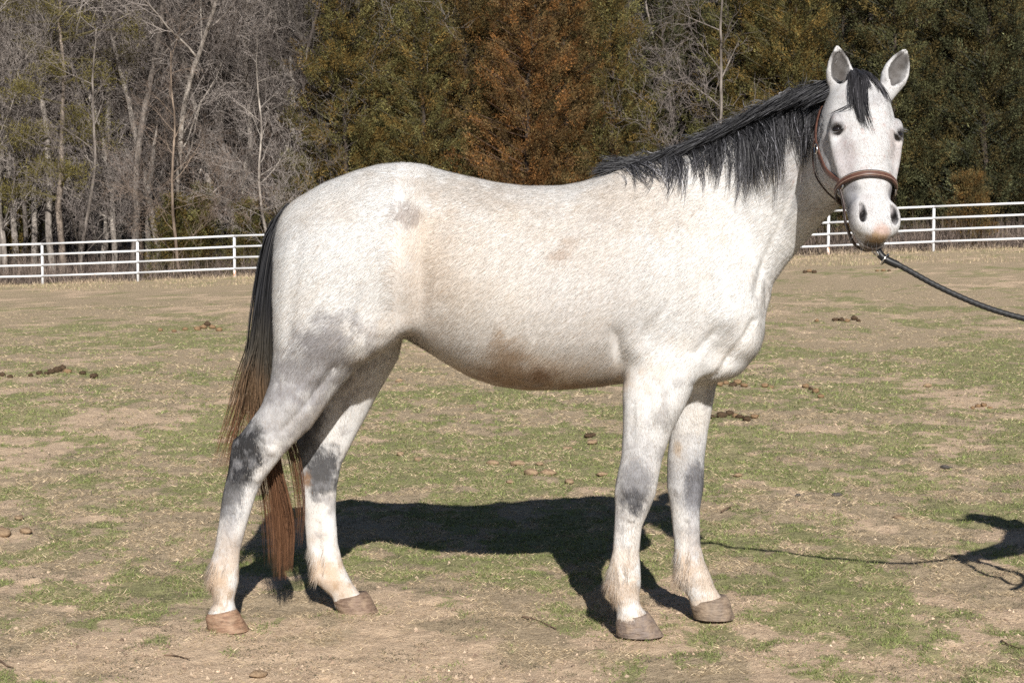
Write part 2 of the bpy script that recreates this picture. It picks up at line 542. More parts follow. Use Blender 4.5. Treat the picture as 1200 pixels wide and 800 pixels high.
# cedar foliage -----------------------------------------------------
nt = NT('cedar_foliage')
att = nt.n('ShaderNodeAttribute', attribute_name='cover')
inf = nt.n('ShaderNodeObjectInfo')
c = nt.mix(1.0, att.outputs['Color'], inf.outputs['Color'], 'MULTIPLY')
nt.set(Base_Color=c, Roughness=.75, Specular_IOR_Level=.12)
M_CEDAR = nt.m
def crown(root, T, Cc, BV, BQ):
    n = len(T)
    cc = np.concatenate([np.repeat(Cc, 3, 0), np.tile(np.array([[.8, .8, 1.3]]), (len(BV), 1))])
    mesh_np('crown', np.concatenate([T.reshape(-1, 3), BV]), [np.arange(3 * n).reshape(-1, 3), BQ + 3 * n], M_CEDAR, root, False, cc, 'cover')
def cedar(name, seed, height, width, dens=1.1, open_low=0.0, gap=0.0, shape=.8):
    rng = np.random.default_rng(seed)
    root = empty(name)
    pts = [(rng.normal(0, .05) * min(1, i), rng.normal(0, .05) * min(1, i), height * i / 10 - .1) for i in range(11)]
    V, Q = tubes([(pts, np.linspace(.12, .012, 11))], 8)
    mesh_np('trunk', V, Q, M_BARK, root)
    # sprays: branch directions all round, ending in ragged clumps
    cl = []
    nb = int(330 * dens * height / 10)
    br = []
    for b in range(nb):
        t = rng.random() ** .85
        z = height * (open_low + (1 - open_low) * t)
        th = rng.random() * 6.283
        prof = width * .5 * max(.10, (1 - t ** 1.5)) ** shape * rng.uniform(.55, 1.12) * (.85 + .3 * vnoise(np.array([th * 1.3]), np.array([z * .6]), seed=seed)[0])
        if rng.random() < gap: continue
        up = rng.uniform(.15, .7)
        d = np.array([math.cos(th), math.sin(th), up]); d /= np.linalg.norm(d)
        base = np.array([0, 0, z - prof * up * .6])
        br.append((base, d, prof))
        k = max(2, int(prof * 3.0))
        for i in range(k):
            f = rng.uniform(.10, 1.0) ** .7
            c_ = base + d * prof * f + rng.normal(0, .13, 3) * (.6 + .6 * f)
            cl.append((c_, d, rng.uniform(.13, .27)))
    bp = [([b_, b_ + d_ * L_ * .5, b_ + d_ * L_ * .95 + np.array([0, 0, .06])], [.022, .014, .005]) for b_, d_, L_ in br]
    BV, BQ = tubes(bp, 3)
    cen = np.array([c_[0] for c_ in cl]); dr = np.array([c_[1] for c_ in cl]); rad = np.array([c_[2] for c_ in cl])
    per = 78
    n = len(cen) * per
    ci = np.repeat(np.arange(len(cen)), per)
    off = rng.normal(0, 1, (n, 3)); off /= np.linalg.norm(off, axis=1, keepdims=True)
    off *= (rng.random((n, 1)) ** .5) * rad[ci][:, None] * .72
    off += (dr[ci] + np.array([0, 0, .5])) * rng.uniform(-1, 1, (n, 1)) * rad[ci][:, None] * .95
    P = cen[ci] + off
    d = off / np.maximum(np.linalg.norm(off, axis=1, keepdims=True), 1e-6) + dr[ci] * .7 + np.array([0, 0, .25]) + rng.normal(0, .35, (n, 3))
    d /= np.linalg.norm(d, axis=1, keepdims=True)
    S = np.cross(d, rng.normal(0, 1, (n, 3))); S /= np.linalg.norm(S, axis=1, keepdims=True)
    L = rng.uniform(.04, .10, (n, 1)); W = rng.uniform(.008, .017, (n, 1))
    T = np.empty((n, 3, 3)); T[:, 0] = P - S * W; T[:, 1] = P + S * W; T[:, 2] = P + d * L
    tone = np.exp(rng.normal(0, .22, (n, 1)) + rng.normal(0, .34, len(cen))[ci][:, None])
    warm = (rng.random((len(cen), 1)) < .42)[ci]
    Cc = np.where(warm, np.array([[1.25, .93, .74]]), np.array([[1.0, 1.0, 1.0]])) * tone
    crown(root, T, Cc, BV, BQ)
    return root
OLIVE, DARK, RUST, BROWN, GOLD = (.098, .092, .034, 1), (.064, .067, .033, 1), (.124, .080, .034, 1), (.108, .083, .034, 1), (.108, .096, .036, 1)
DEEP = (.076, .076, .034, 1)
def paint_tree(o, bark, leaf):
    for ch in o.children:
        ch.color = leaf if ch.name.startswith('crown') else bark

cedars = [cedar('cedar_tree', 301, 12.5, 5.2), cedar('cedar_tree', 302, 11.5, 4.4), cedar('cedar_tree', 303, 13, 6.0, dens=1.15), cedar('cedar_tree', 304, 10.5, 4.8, dens=.95)]
used = [False] * 4
def put_cedar(k, px, Y, rz, sc, leaf, label, group='evergreen cedars behind the fence'):
    x = px_at(px, Y)
    o = cedars[k] if not used[k] else relink(cedars[k])
    used[k] = True
    put(o, x, Y, -.1); o.rotation_euler = (0, 0, rz); o.scale = (sc, sc, sc)
    paint_tree(o, (.30, .26, .23, 1), leaf)
    tag(o, label, 'tree', group)
    return o
front = [  # variant, px, Y, rot, scale, colour, label
    (0, 405, 53.5, .3, 1.00, GOLD, 'olive gold cedar nearest the bare woods, first of the dense evergreens'),
    (1, 452, 55.0, 1.2, 1.02, OLIVE, 'olive green cedar rising above the croup of the horse'),
    (3, 497, 53.2, 2.3, .98, GOLD, 'yellowish olive cedar above the loins of the white horse'),
    (2, 548, 54.8, .7, .95, BROWN, 'tall brownish green cedar half behind the rust coloured one'),
    (0, 618, 52.8, 2.9, .98, RUST, 'rust coloured cedar standing above the back of the horse'),
    (1, 664, 53.6, 4.0, 1.0, (.112, .080, .034, 1), 'brownish cedar right beside the rust coloured one'),
    (3, 715, 54.0, 5.1, 1.02, GOLD, 'golden olive cedar left of the pale leafless sapling'),
    (2, 768, 60.0, 1.9, .98, DARK, 'dark cedar set back behind the pale leafless sapling'),
    (1, 868, 54.5, .4, 1.04, OLIVE, 'olive cedar above the arched black mane'),
    (0, 925, 53.4, 3.6, 1.02, GOLD, 'olive cedar just left of the ears of the horse'),
    (2, 985, 54.0, 5.6, .95, DARK, 'dark green cedar directly behind the head of the horse'),
    (3, 1045, 52.5, .9, 1.1, DEEP, 'olive cedar on the far side of the horse head'),
    (0, 1100, 53.2, 2.0, 1.05, DARK, 'dark cedar behind the fence post right of the head'),
    (1, 1152, 52.0, 3.1, 1.08, DARK, 'dark green cedar above the lead rope, near the picture edge'),
    (2, 1210, 52.5, 4.4, 1.0, DARK, 'wide olive cedar cut by the right picture edge')]
for a in front: put_cedar(*a)
back = [(430, 62), (475, 60), (525, 63), (580, 60), (635, 61), (690, 62), (735, 66), (790, 68), (835, 62), (890, 61), (945, 62), (1010, 60), (1070, 61), (1130, 60), (1185, 61), (1240, 58)]
for i, (px, Y) in enumerate(back):
    put_cedar(i % 4, px, Y, i * 1.7, 1.12 + .08 * ((i * 7) % 3), [DARK, OLIVE, DARK, BROWN][i % 4], 'dark cedar in the rear rank of the evergreens, mostly hidden', 'cedars of the rear rank')
# low young cedars by the fence, and the gappy pine in the bare woods
young = [cedar('young_cedar', 311, 2.6, 2.0, dens=2.2, shape=.7), cedar('young_cedar', 312, 3.4, 1.8, dens=1.9)]
yl = [(0, 205, 52.4, 1.0, 'low young cedar between the second and third fence posts'), (1, 238, 53.6, .85, 'slim young cedar close left of the third fence post'), (0, 292, 52.0, .9, 'low bushy cedar beside the tail of the horse'),
      (1, 345, 53.4, 1.1, 'young cedar above the dock of the tail'), (1, 22, 58, 1.2, 'dim green young cedar at the left edge behind the bare limbs'), (0, 1010, 49.5, .8, 'young cedar close behind the horse jaw and fence'), (0, 1135, 49.0, .85, 'low cedar filling the rails right of the head')]
uy = [False, False]
for k, px, Y, s, lb in yl:
    o = young[k] if not uy[k] else relink(young[k]); uy[k] = True
    put(o, px_at(px, Y), Y, -.05); o.scale = (s, s, s); o.rotation_euler = (0, 0, px * .7)
    paint_tree(o, (.7, .6, .5, 1), OLIVE if px < 900 else BROWN)
    tag(o, lb, 'tree', 'young cedars along the wood edge')

def pine(name, seed, height):
    """thin pine with bare trunk and flat separate pads of needles"""
    rng = np.random.default_rng(seed)
    root = empty(name)
    x = 0; pts = []
    for i in range(13):
        pts.append((x, rng.normal(0, .04), height * i / 12 - .1)); x += rng.normal(.03, .07)
    V, Q = tubes([(pts, np.linspace(.12, .03, 13))], 9); mesh_np('trunk', V, Q, M_BARK, root)
    pads = [(.30, -1.3, 1.0), (.34, .9, .8), (.37, -.5, .8), (.46, -1.6, 1.1), (.48, -.6, .8), (.47, 1.2, .9), (.52, .8, .9), (.60, -1.0, .8), (.66, 1.3, 1.0), (.68, -.3, .8), (.74, 1.5, 1.1), (.75, -.9, .8), (.80, 2.3, .9), (.82, .5, 1.0), (.86, -1.8, .9), (.88, -.6, .9), (.93, .7, .9), (.98, -1.6, .9), (1.0, 0, 1.0)]
    br, C_, R_ = [], [], []
    for t, dx, r in pads:
        z = height * t; i = min(int(t * 12), 11)
        b = np.array([pts[i][0], 0, z - .35]); e = np.array([pts[i][0] + dx, rng.normal(0, .7), z])
        br.append(([b, (b + e) / 2 + [0, 0, rng.normal(0, .1)], e], [.05, .035, .012]))
        for k in range(17):
            C_.append(e + rng.normal(0, 1, 3) * np.array([.45, .45, .22]) * r); R_.append(.24)
    BV, BQ = tubes(br, 5)
    C_ = np.array(C_); R_ = np.array(R_); per = 55; n = len(C_) * per; ci = np.repeat(np.arange(len(C_)), per)
    off = rng.normal(0, .5, (n, 3)) * R_[ci][:, None]; P = C_[ci] + off
    d = off / R_[ci][:, None] + rng.normal(0, .5, (n, 3)) + np.array([0, 0, .4]); d /= np.linalg.norm(d, axis=1, keepdims=True)
    S = np.cross(d, rng.normal(0, 1, (n, 3))); S /= np.linalg.norm(S, axis=1, keepdims=True)
    L = rng.uniform(.08, .16, (n, 1)); W = .011
    T = np.empty((n, 3, 3)); T[:, 0] = P - S * W; T[:, 1] = P + S * W; T[:, 2] = P + d * L
    Cc = np.ones((n, 3)) * np.exp(rng.normal(0, .25, (n, 1)))
    crown(root, T, Cc, BV, BQ)
    return root
p_ = pine('pine_tree', 401, 10.2)
put(p_, px_at(72, 53.5), 53.5); paint_tree(p_, (1.05, .93, .82, 1), (.135, .115, .036, 1))
tag(p_, 'thin pine with separate olive needle pads standing among the bare trees', 'tree')

# bare trees --------------------------------------------------------
bare = [tree_mesh('bare_tree', 500 + i, **k) for i, k in enumerate(BARE)]
ub = [False] * len(bare)
def put_bare(k, px, Y, rz, sc, bark, label, group):
    o = bare[k] if not ub[k] else relink(bare[k])
    ub[k] = True
    x = px_at(px, Y)
    put(o, x, Y); o.rotation_euler = (0, 0, rz); o.scale = (sc, sc, sc)
    for ch in o.children: ch.color = bark
    tag(o, label, 'tree', group)
    return o
LG, MG, DG, TN = (1.42, 1.37, 1.30, 1), (.85, .80, .76, 1), (.42, .38, .36, 1), (1.0, .84, .70, 1)
special = [(3, 8, 55, .2, .85, LG, 'pale leaning tree at the left edge of the picture'),
           (2, 40, 56, 2.0, 1.0, LG, 'pale crooked tree left of the needle padded pine'),
           (5, 154, 54, .4, 1.05, MG, 'straight dark grey trunk above the second fence post'),
           (0, 118, 57, 1.0, .9, LG, 'grey tree between the pine and the straight dark trunk'),
           (2, 190, 55, 3.1, 1.1, LG, 'twiggy grey tree just right of the straight dark trunk'),
           (1, 232, 60, 4.0, .9, MG, 'stout grey tree behind the middle of the left fence run'),
           (5, 283, 56.5, 1.4, .9, LG, 'smooth pale trunk above the third fence post'),
           (3, 322, 53.5, 3.3, .95, LG, 'pale forked tree leaning left beside the cedars'),
           (2, 345, 54.5, 5.2, .95, DG, 'dark limbed tree right beside the dense cedars'),
           (0, 362, 58, 2.2, .85, TN, 'brownish tree half hidden by the first cedar'),
           (5, 64, 54.5, 2.9, 1.0, LG, 'pale straight trunk close behind the needle padded pine'),
           (3, 132, 55.2, 4.4, .95, LG, 'thin pale tree leaning beside the straight dark trunk'),
           (2, 172, 56.5, 5.4, 1.0, LG, 'slender pale tree between the second and third fence posts'),
           (3, 216, 54.2, .9, 1.0, LG, 'pale tree with low crooked boughs left of the third fence post'),
           (5, 252, 55.6, 3.7, .95, LG, 'slim light trunk just left of the third fence post'),
           (2, 306, 55.8, 4.6, 1.05, LG, 'pale spreading tree above the tail of the horse'),
           (0, 20, 57.5, 5.9, .9, LG, 'pale bushy tree near the left edge, behind the leaning one'),
           (4, 210, 51.5, 1.1, .8, TN, 'small twiggy sapling behind the rails of the left fence'),
           (4, 95, 51.8, 2.6, .9, MG, 'small grey sapling between the first two fence posts'),
           (4, 318, 51.2, .5, .75, LG, 'spindly sapling behind the tail of the horse'),
           (4, 826, 50.6, 2.0, 1.0, MG, 'pale leafless sapling before the cedars, above the mane'),
           (2, 806, 58, 2.2, .8, MG, 'leafless tree in the gap between the cedars')]
for k, px, Y, rz, sc, b, lb in special: put_bare(k, px, Y, rz, sc, b, lb, 'bare trees at the edge of the wood')
rd = random.Random(77)
n = 0
for row, (Y0, cnt) in enumerate([(57, 13), (60, 14), (64, 16), (70, 18), (77, 20), (86, 22), (96, 24), (108, 26), (122, 26)]):
    for i in range(cnt):
        px = -90 + (i + rd.random()) * 560 / cnt
        Y = Y0 + rd.uniform(-2.5, 2.5)
        b = [LG, MG, TN, MG, LG][rd.randrange(5)]
        sh = rd.uniform(.55, .95); b = tuple(v * sh for v in (b if b != LG else (1.1, 1.06, 1.0))[:3]) + (1,)
        put_bare(rd.choice([0, 1, 2, 3, 5, 4] if row < 3 else [0, 1, 3, 5, 2]), px, Y, rd.random() * 6.28, rd.uniform(.75, 1.05), b, 'leafless grey tree deep inside the bare woods on the left', 'trees deep in the bare woods')
for row, (Y0, cnt) in enumerate([(66, 12), (76, 16), (90, 18), (108, 20)]):
    for i in range(cnt):
        px = 480 + (i + rd.random()) * 830 / cnt
        put_bare(rd.choice([0, 1, 2, 3, 5]), px, Y0 + rd.uniform(-3, 3), rd.random() * 6.28, rd.uniform(.8, 1.1), MG, 'leafless tree glimpsed in gaps behind the cedars', 'bare trees behind the cedars')

for row, Y0 in enumerate((58, 66, 76, 92, 112)):        # the woods go on to either side
    for i in range(5):
        put_bare(rd.choice([0, 1, 2, 3, 5]), -110 - (i + rd.random()) * 60, Y0 + rd.uniform(-3, 3), rd.random() * 6.28, rd.uniform(.8, 1.05), MG, 'leafless grey tree deep inside the bare woods on the left', 'trees deep in the bare woods')
        put_cedar(rd.randrange(4), 1275 + (i + rd.random()) * 60, Y0 - 4 + rd.uniform(-2, 2), rd.random() * 6, rd.uniform(.95, 1.15), DARK if i % 2 else OLIVE, 'dark cedar in the rear rank of the evergreens, mostly hidden', 'cedars of the rear rank')
# ------------------------------------------------------------------ the pipe fence
nt = NT('white_pipe_paint')
pv = pos_vec(nt)
r1 = nt.noise(pv, 3.0, 6, .75); r2 = nt.noise(pv, 60, 3, .6)
rust = nt.mix(r2, (.42, .20, .09), (.60, .40, .25))
c = nt.mix(nt.ramp(r1, [(.62, 0.0), (.68, .85)]), nt.mix(nt.ramp(r2, [(.4, 0.0), (.7, 1.0)]), (.74, .75, .76), (.82, .83, .84)), rust)
nt.set(Base_Color=c, Roughness=.38, Specular_IOR_Level=.5)
M_PIPE = nt.m
nt = NT('rusty_pipe_paint')
pv = pos_vec(nt); r2 = nt.noise(pv, 14, 5, .7)
nt.set(Base_Color=nt.mix(nt.ramp(r2, [(.42, 0.0), (.55, 1.0)]), (.52, .24, .11), (.78, .74, .70)), Roughness=.6)
M_RUST = nt.m
fence = empty('fence', (0, fence_y(0), float(land_z(0, fence_y(0)))))
tag(fence, 'white painted steel pipe fence with four rails across the far side of the paddock', 'fence')
POSTS = []
for i, x in enumerate([-26.3, -23.3, -20.3, -17.3, -14.29, -11.27, -8.27, -5.415, -2.56, .295, 3.15, 6.005, 8.86, 11.68, 14.5, 17.35, 20.2, 23.1, 26.0]):
    y = fence_y(x)
    POSTS.append((x, y, float(ground_z(x, y))))
pipe_cache = {}
def pipe(name, a, b, r, mat, sides=10):
    a, b = Vector(a), Vector(b)
    L = round((b - a).length, 3)
    key = (name, L, r, mat.name)
    P = [(0, 0, 0), (0, 0, L)]
    if key not in pipe_cache:
        V, Q = tubes([(P, [r, r])], sides)
        cap = [np.arange(sides)[::-1].reshape(1, -1), (np.arange(sides) + sides).reshape(1, -1)]
        o = mesh_np(name, V, [Q] + cap, mat, fence)
        pipe_cache[key] = o.data
    else:
        o = bpy.data.objects.new(name, pipe_cache[key]); COL.objects.link(o); o.parent = fence
        o.matrix_parent_inverse = fence.matrix_basis.inverted()
    q = (b - a).to_track_quat('Z', 'Y')
    o.matrix_basis = Matrix.Translation(a) @ q.to_matrix().to_4x4()
    return o
for i, (x, y, z) in enumerate(POSTS):
    pipe('post', (x, y, z - .2), (x, y, z + 1.245), .040, M_PIPE)
    # rust has eaten the paint at a few post feet
    if i - 4 in (2, 8):
        o = pipe('rusty_foot', (x, y, z - .05), (x, y, z + .22), .0425, M_RUST)
        o['label'] = 'rusted foot of the fence post'
for (x0, y0, z0), (x1, y1, z1) in zip(POSTS[:-1], POSTS[1:]):
    for h in (1.235, .915, .595, .265):
        g = .0
        pipe('rail', (x0, y0 - .052, z0 + h), (x1 - .002, y1 - .052, z1 + h), .030, M_PIPE)
# ------------------------------------------------------------------ implicit bodies
def axis_grid(breaks):
    """breaks: list of (upto, step); first item is (start, None)"""
    g = [breaks[0][0]]
    for end, st in breaks[1:]:
        n = max(1, int(round((end - g[-1]) / st)))
        g += list(np.linspace(g[-1], end, n + 1)[1:])
    return np.array(g, np.float32)

def curve_tab(tab, key, n=500, smooth=7):
    """resample a table (rows sorted on column key) to n rows, softly smoothed"""
    tab = np.asarray(tab, float)
    o = np.argsort(tab[:, key]); tab = tab[o]
    s = np.linspace(tab[0, key], tab[-1, key], n)
    out = np.stack([np.interp(s, tab[:, key], tab[:, j]) for j in range(tab.shape[1])], 1)
    k = np.hanning(2 * smooth + 3)[1:-1]; k /= k.sum()
    for j in range(out.shape[1]):
        if j == key: continue
        p = np.concatenate([2 * out[0, j] - out[smooth:0:-1, j], out[:, j], 2 * out[-1, j] - out[-2:-smooth - 2:-1, j]])
        out[:, j] = np.convolve(p, k, 'valid')
    return out

class Body:
    def __init__(s, gx, gy, gz):
        s.gx, s.gy, s.gz = gx, gy, gz
        s.F = np.full((len(gx), len(gy), len(gz)), 0.3, np.float32)
    def block(s, lo, hi, pad):
        sl = []
        for g, a, b in ((s.gx, lo[0], hi[0]), (s.gy, lo[1], hi[1]), (s.gz, lo[2], hi[2])):
            i0 = int(np.searchsorted(g, a - pad)); i1 = int(np.searchsorted(g, b + pad))
            sl.append(slice(max(0, i0 - 1), min(len(g), i1 + 1)))
        sl = tuple(sl)
        x = s.gx[sl[0]][:, None, None]; y = s.gy[sl[1]][None, :, None]; z = s.gz[sl[2]][None, None, :]
        return sl, x, y, z
    def union(s, sl, d, k):
        f = s.F[sl]
        if k > 0:
            h = np.maximum(k - np.abs(f - d), 0) / k
            s.F[sl] = np.minimum(f, d) - h * h * k * 0.25
        else:
            s.F[sl] = np.minimum(f, d)
    def cut(s, sl, d, k):
        f = s.F[sl]
        h = np.maximum(k - np.abs(f + d), 0) / k
        s.F[sl] = np.maximum(f, -d) + h * h * k * 0.25
    @staticmethod
    def ell(u, a, v, b):
        k1 = np.sqrt((u / a) ** 2 + (v / b) ** 2) + 1e-6
        k2 = np.sqrt((u / a ** 2) ** 2 + (v / b ** 2) ** 2) + 1e-6
        return k1 * (k1 - 1) / k2
    def zloft(s, tab, k):
        """rows: z, x_back, x_front, y_centre, half_width"""
        T = curve_tab(tab, 0)
        lo = (T[:, 1].min(), (T[:, 3] - T[:, 4]).min(), T[0, 0]); hi = (T[:, 2].max(), (T[:, 3] + T[:, 4]).max(), T[-1, 0])
        sl, x, y, z = s.block(lo, hi, k + 0.02)
        zc = np.clip(z, T[0, 0], T[-1, 0])
        c = [np.interp(zc.ravel(), T[:, 0], T[:, j]).reshape(z.shape).astype(np.float32) for j in range(1, 5)]
        d = s.ell(x - (c[0] + c[1]) / 2, (c[1] - c[0]) / 2, y - c[2], c[3])
        dz = np.abs(z - zc)
        d = np.where(dz > 0, np.maximum(d, 0) + dz + 0.002 + np.minimum(d, 0) * 0, d)
        s.union(sl, d, k)
    def xloft(s, tab, k, egg=0.15):
        """rows: x, z_top, z_bottom, y_centre, half_width"""
        T = curve_tab(tab, 0, smooth=9)
        lo = (T[0, 0], (T[:, 3] - T[:, 4]).min(), T[:, 2].min()); hi = (T[-1, 0], (T[:, 3] + T[:, 4]).max(), T[:, 1].max())
        sl, x, y, z = s.block(lo, hi, k + 0.02)
        xc = np.clip(x, T[0, 0], T[-1, 0])
        c = [np.interp(xc.ravel(), T[:, 0], T[:, j]).reshape(x.shape).astype(np.float32) for j in range(1, 5)]
        h = (c[0] - c[1]) / 2
        v = z - (c[0] + c[1]) / 2
        vn = np.clip(v / h, -1, 1)
        w = c[3] * (1 - egg * vn - 0.10 * vn * vn)
        d = s.ell(y - c[2], w, v, h)
        gr = np.gradient(d, s.gx[sl[0]], axis=0)
        d = d / np.sqrt(1 + np.minimum(gr * gr, 9.0))
        dx = np.abs(x - xc)
        d = np.where(dx > 0, np.maximum(d, 0) + dx, d)
        s.union(sl, d.astype(np.float32), k)
    def frameloft(s, M, tab, k, egg=0.0, cutting=False, power=2.0):
        """M: origin, s_dir, n_dir, l_dir. rows: s, n_front, n_back, l_centre, half_width"""
        O, S, N, L = [np.array(v, np.float32) for v in M]
        T = curve_tab(tab, 0, smooth=6)
        pts = []
        for r in T[::25]:
            for nn in (r[1], r[2]):
                for ll in (r[3] - r[4], r[3] + r[4]):
                    pts.append(O + S * r[0] + N * nn + L * ll)
        r = T[-1]; pts.append(O + S * r[0])
        pts = np.array(pts)
        sl, x, y, z = s.block(pts.min(0), pts.max(0), k + 0.02)
        x, y, z = x - O[0], y - O[1], z - O[2]
        q = x * S[0] + y * S[1] + z * S[2]
        n = x * N[0] + y * N[1] + z * N[2]
        l = x * L[0] + y * L[1] + z * L[2]
        qc = np.clip(q, T[0, 0], T[-1, 0])
        c = [np.interp(qc.ravel(), T[:, 0], T[:, j]).reshape(q.shape).astype(np.float32) for j in range(1, 5)]
        a = np.maximum((c[0] - c[1]) / 2, 1e-3)
        v = n - (c[0] + c[1]) / 2
        vn = np.clip(v / a, -1, 1)
        w = c[3] * (1 - egg * vn)
        if power == 2.0:
            d = s.ell(v, a, l - c[2], w)
        else:
            u1, u2 = np.abs(v / a), np.abs((l - c[2]) / w)
            d = ((u1 ** power + u2 ** power + 1e-9) ** (1 / power) - 1) * np.minimum(a, w)
        dq = np.abs(q - qc)
        d = np.where(dq > 0, np.maximum(d, 0) + dq + 0.001, d)
        (s.cut if cutting else s.union)(sl, d.astype(np.float32), k)
    def blob(s, c, r, k, M=None, cutting=False):
        c = np.array(c, float); r = np.array(r, float)
        R = np.eye(3) if M is None else np.array(M, float)      # rows = local axes
        ext = np.sqrt(((R * r[:, None]) ** 2).sum(0))
        sl, x, y, z = s.block(c - ext, c + ext, k + 0.01)
        x, y, z = x - c[0], y - c[1], z - c[2]
        u = [x * R[i, 0] + y * R[i, 1] + z * R[i, 2] for i in range(3)]
        k1 = np.sqrt(sum((u[i] / r[i]) ** 2 for i in range(3))) + 1e-6
        k2 = np.sqrt(sum((u[i] / r[i] ** 2) ** 2 for i in range(3))) + 1e-6
        d = (k1 * (k1 - 1) / k2).astype(np.float32)
        (s.cut if cutting else s.union)(sl, d, k)
    def chain(s, P, R, k, cutting=False):
        """rounded cone chain through P with radii R (round section)"""
        P = np.asarray(P, float); R = np.asarray(R, float)
        m = 8
        t = np.linspace(0, len(P) - 1, (len(P) - 1) * m + 1)
        i = np.clip(t.astype(int), 0, len(P) - 2); f = t - i
        g = np.arange(len(P))
        def cr(A):
            A = A.reshape(len(P), -1)
            Ap = np.concatenate([2 * A[:1] - A[1:2], A, 2 * A[-1:] - A[-2:-1]])
            p0, p1, p2, p3 = Ap[i], Ap[i + 1], Ap[i + 2], Ap[i + 3]
            f_ = f[:, None]
            return 0.5 * ((2 * p1) + (-p0 + p2) * f_ + (2 * p0 - 5 * p1 + 4 * p2 - p3) * f_ ** 2 + (-p0 + 3 * p1 - 3 * p2 + p3) * f_ ** 3)
        Q = cr(P); rr = np.interp(t, g, R)
        sl, x, y, z = s.block((Q - rr[:, None]).min(0), (Q + rr[:, None]).max(0), k + 0.01)
        D = np.full(np.broadcast_shapes(x.shape, y.shape, z.shape), 9.0, np.float32)
        for a in range(len(Q) - 1):
            A, Bv = Q[a], Q[a + 1] - Q[a]
            L2 = max((Bv ** 2).sum(), 1e-9)
            h = np.clip(((x - A[0]) * Bv[0] + (y - A[1]) * Bv[1] + (z - A[2]) * Bv[2]) / L2, 0, 1)
            d = np.sqrt((x - A[0] - h * Bv[0]) ** 2 + (y - A[1] - h * Bv[1]) ** 2 + (z - A[2] - h * Bv[2]) ** 2) - (rr[a] + h * (rr[a + 1] - rr[a]))
            D = np.minimum(D, d)
        (s.cut if cutting else s.union)(sl, D.astype(np.float32), k)
    def mould(s, c, sig, amp):
        """swell (amp > 0) or hollow (amp < 0) the surface round c"""
        c = np.array(c, float); sig = np.array(sig, float)
        sl, x, y, z = s.block(c - 2.6 * sig, c + 2.6 * sig, 0)
        w = np.exp(-((x - c[0]) / sig[0]) ** 2 - ((y - c[1]) / sig[1]) ** 2 - ((z - c[2]) / sig[2]) ** 2)
        s.F[sl] -= (amp * w).astype(np.float32)
    def extract(s):
        """surface nets"""
        F = s.F; g = (s.gx, s.gy, s.gz)
        neg = F < 0
        cnt = np.zeros(tuple(n - 1 for n in F.shape), np.uint8)
        for a in (0, 1):
            for b in (0, 1):
                for c in (0, 1):
                    cnt += neg[a:F.shape[0] - 1 + a, b:F.shape[1] - 1 + b, c:F.shape[2] - 1 + c]
        act = (cnt > 0) & (cnt < 8)
        I = np.argwhere(act)
        idx = np.full(act.shape, -1, np.int32)
        idx[act] = np.arange(len(I))
        vals = {}
        for a in (0, 1):
            for b in (0, 1):
                for c in (0, 1):
                    vals[a, b, c] = F[I[:, 0] + a, I[:, 1] + b, I[:, 2] + c]
        acc = np.zeros((len(I), 3)); n = np.zeros(len(I))
        corners = list(vals)
        for p in corners:
            for ax in range(3):
                if p[ax] == 1: continue
                q = list(p); q[ax] = 1; q = tuple(q)
                va, vb = vals[p], vals[q]
                m = (va < 0) != (vb < 0)
                t = np.where(m, va / np.where(m, va - vb, 1), 0)
                for j in range(3):
                    acc[:, j] += np.where(m, p[j] + (t if j == ax else 0), 0)
                n += m
        acc /= n[:, None]
        co = np.zeros_like(acc)
        for j in range(3):
            gg = g[j]; i = I[:, j]
            co[:, j] = gg[i] + acc[:, j] * (gg[i + 1] - gg[i])
        quads = []
        for ax in range(3):
            b, c = (ax + 1) % 3, (ax + 2) % 3
            sa = [slice(None)] * 3; sb = [slice(None)] * 3
            sa[ax] = slice(0, -1); sb[ax] = slice(1, None)
            e = neg[tuple(sa)] != neg[tuple(sb)]
            E = np.argwhere(e)
            E = E[(E[:, b] > 0) & (E[:, c] > 0) & (E[:, b] < F.shape[b] - 1) & (E[:, c] < F.shape[c] - 1)]
            def cell(ob, oc):
                J = E.copy(); J[:, b] += ob; J[:, c] += oc
                return idx[J[:, 0], J[:, 1], J[:, 2]]
            q = np.stack([cell(-1, -1), cell(0, -1), cell(0, 0), cell(-1, 0)], 1)
            fl = neg[E[:, 0], E[:, 1], E[:, 2]]
            q[~fl] = q[~fl][:, ::-1]
            quads.append(q)
        q = np.concatenate(quads)
        q = q[(q >= 0).all(1)]
        # keep the largest connected piece only
        lab = np.arange(len(co))
        ea = np.concatenate([q[:, 0], q[:, 1], q[:, 2], q[:, 3]]); eb = np.concatenate([q[:, 1], q[:, 2], q[:, 3], q[:, 0]])
        for _ in range(400):
            m = np.minimum(lab[ea], lab[eb]); old = lab.copy()
            np.minimum.at(lab, ea, m); np.minimum.at(lab, eb, m)
            lab = lab[lab]; lab = lab[lab]
            if (lab == old).all(): break
        root = np.bincount(lab).argmax()
        keepv = lab == root
        new = np.cumsum(keepv) - 1
        q = q[keepv[q[:, 0]]]
        return co[keepv], new[q].astype(np.int32)

def vnormals(co, q):
    n = np.cross(co[q[:, 2]] - co[q[:, 0]], co[q[:, 3]] - co[q[:, 1]])
    vn = np.zeros_like(co)
    for j in range(4): np.add.at(vn, q[:, j], n)
    return vn / np.maximum(np.linalg.norm(vn, axis=1, keepdims=True), 1e-12)
# ------------------------------------------------------------------ the horse
def mid_y(x): return 5.63 - 0.045 * x           # depth of the horse's centre plane

def zrow(py, xb, xf, w, Y, dY=None):
    Yc = Y if dY is None else dY
    a, b = at(xb, py, Yc), at(xf, py, Yc)
    return (a.z, a.x, b.x, Yc, w)

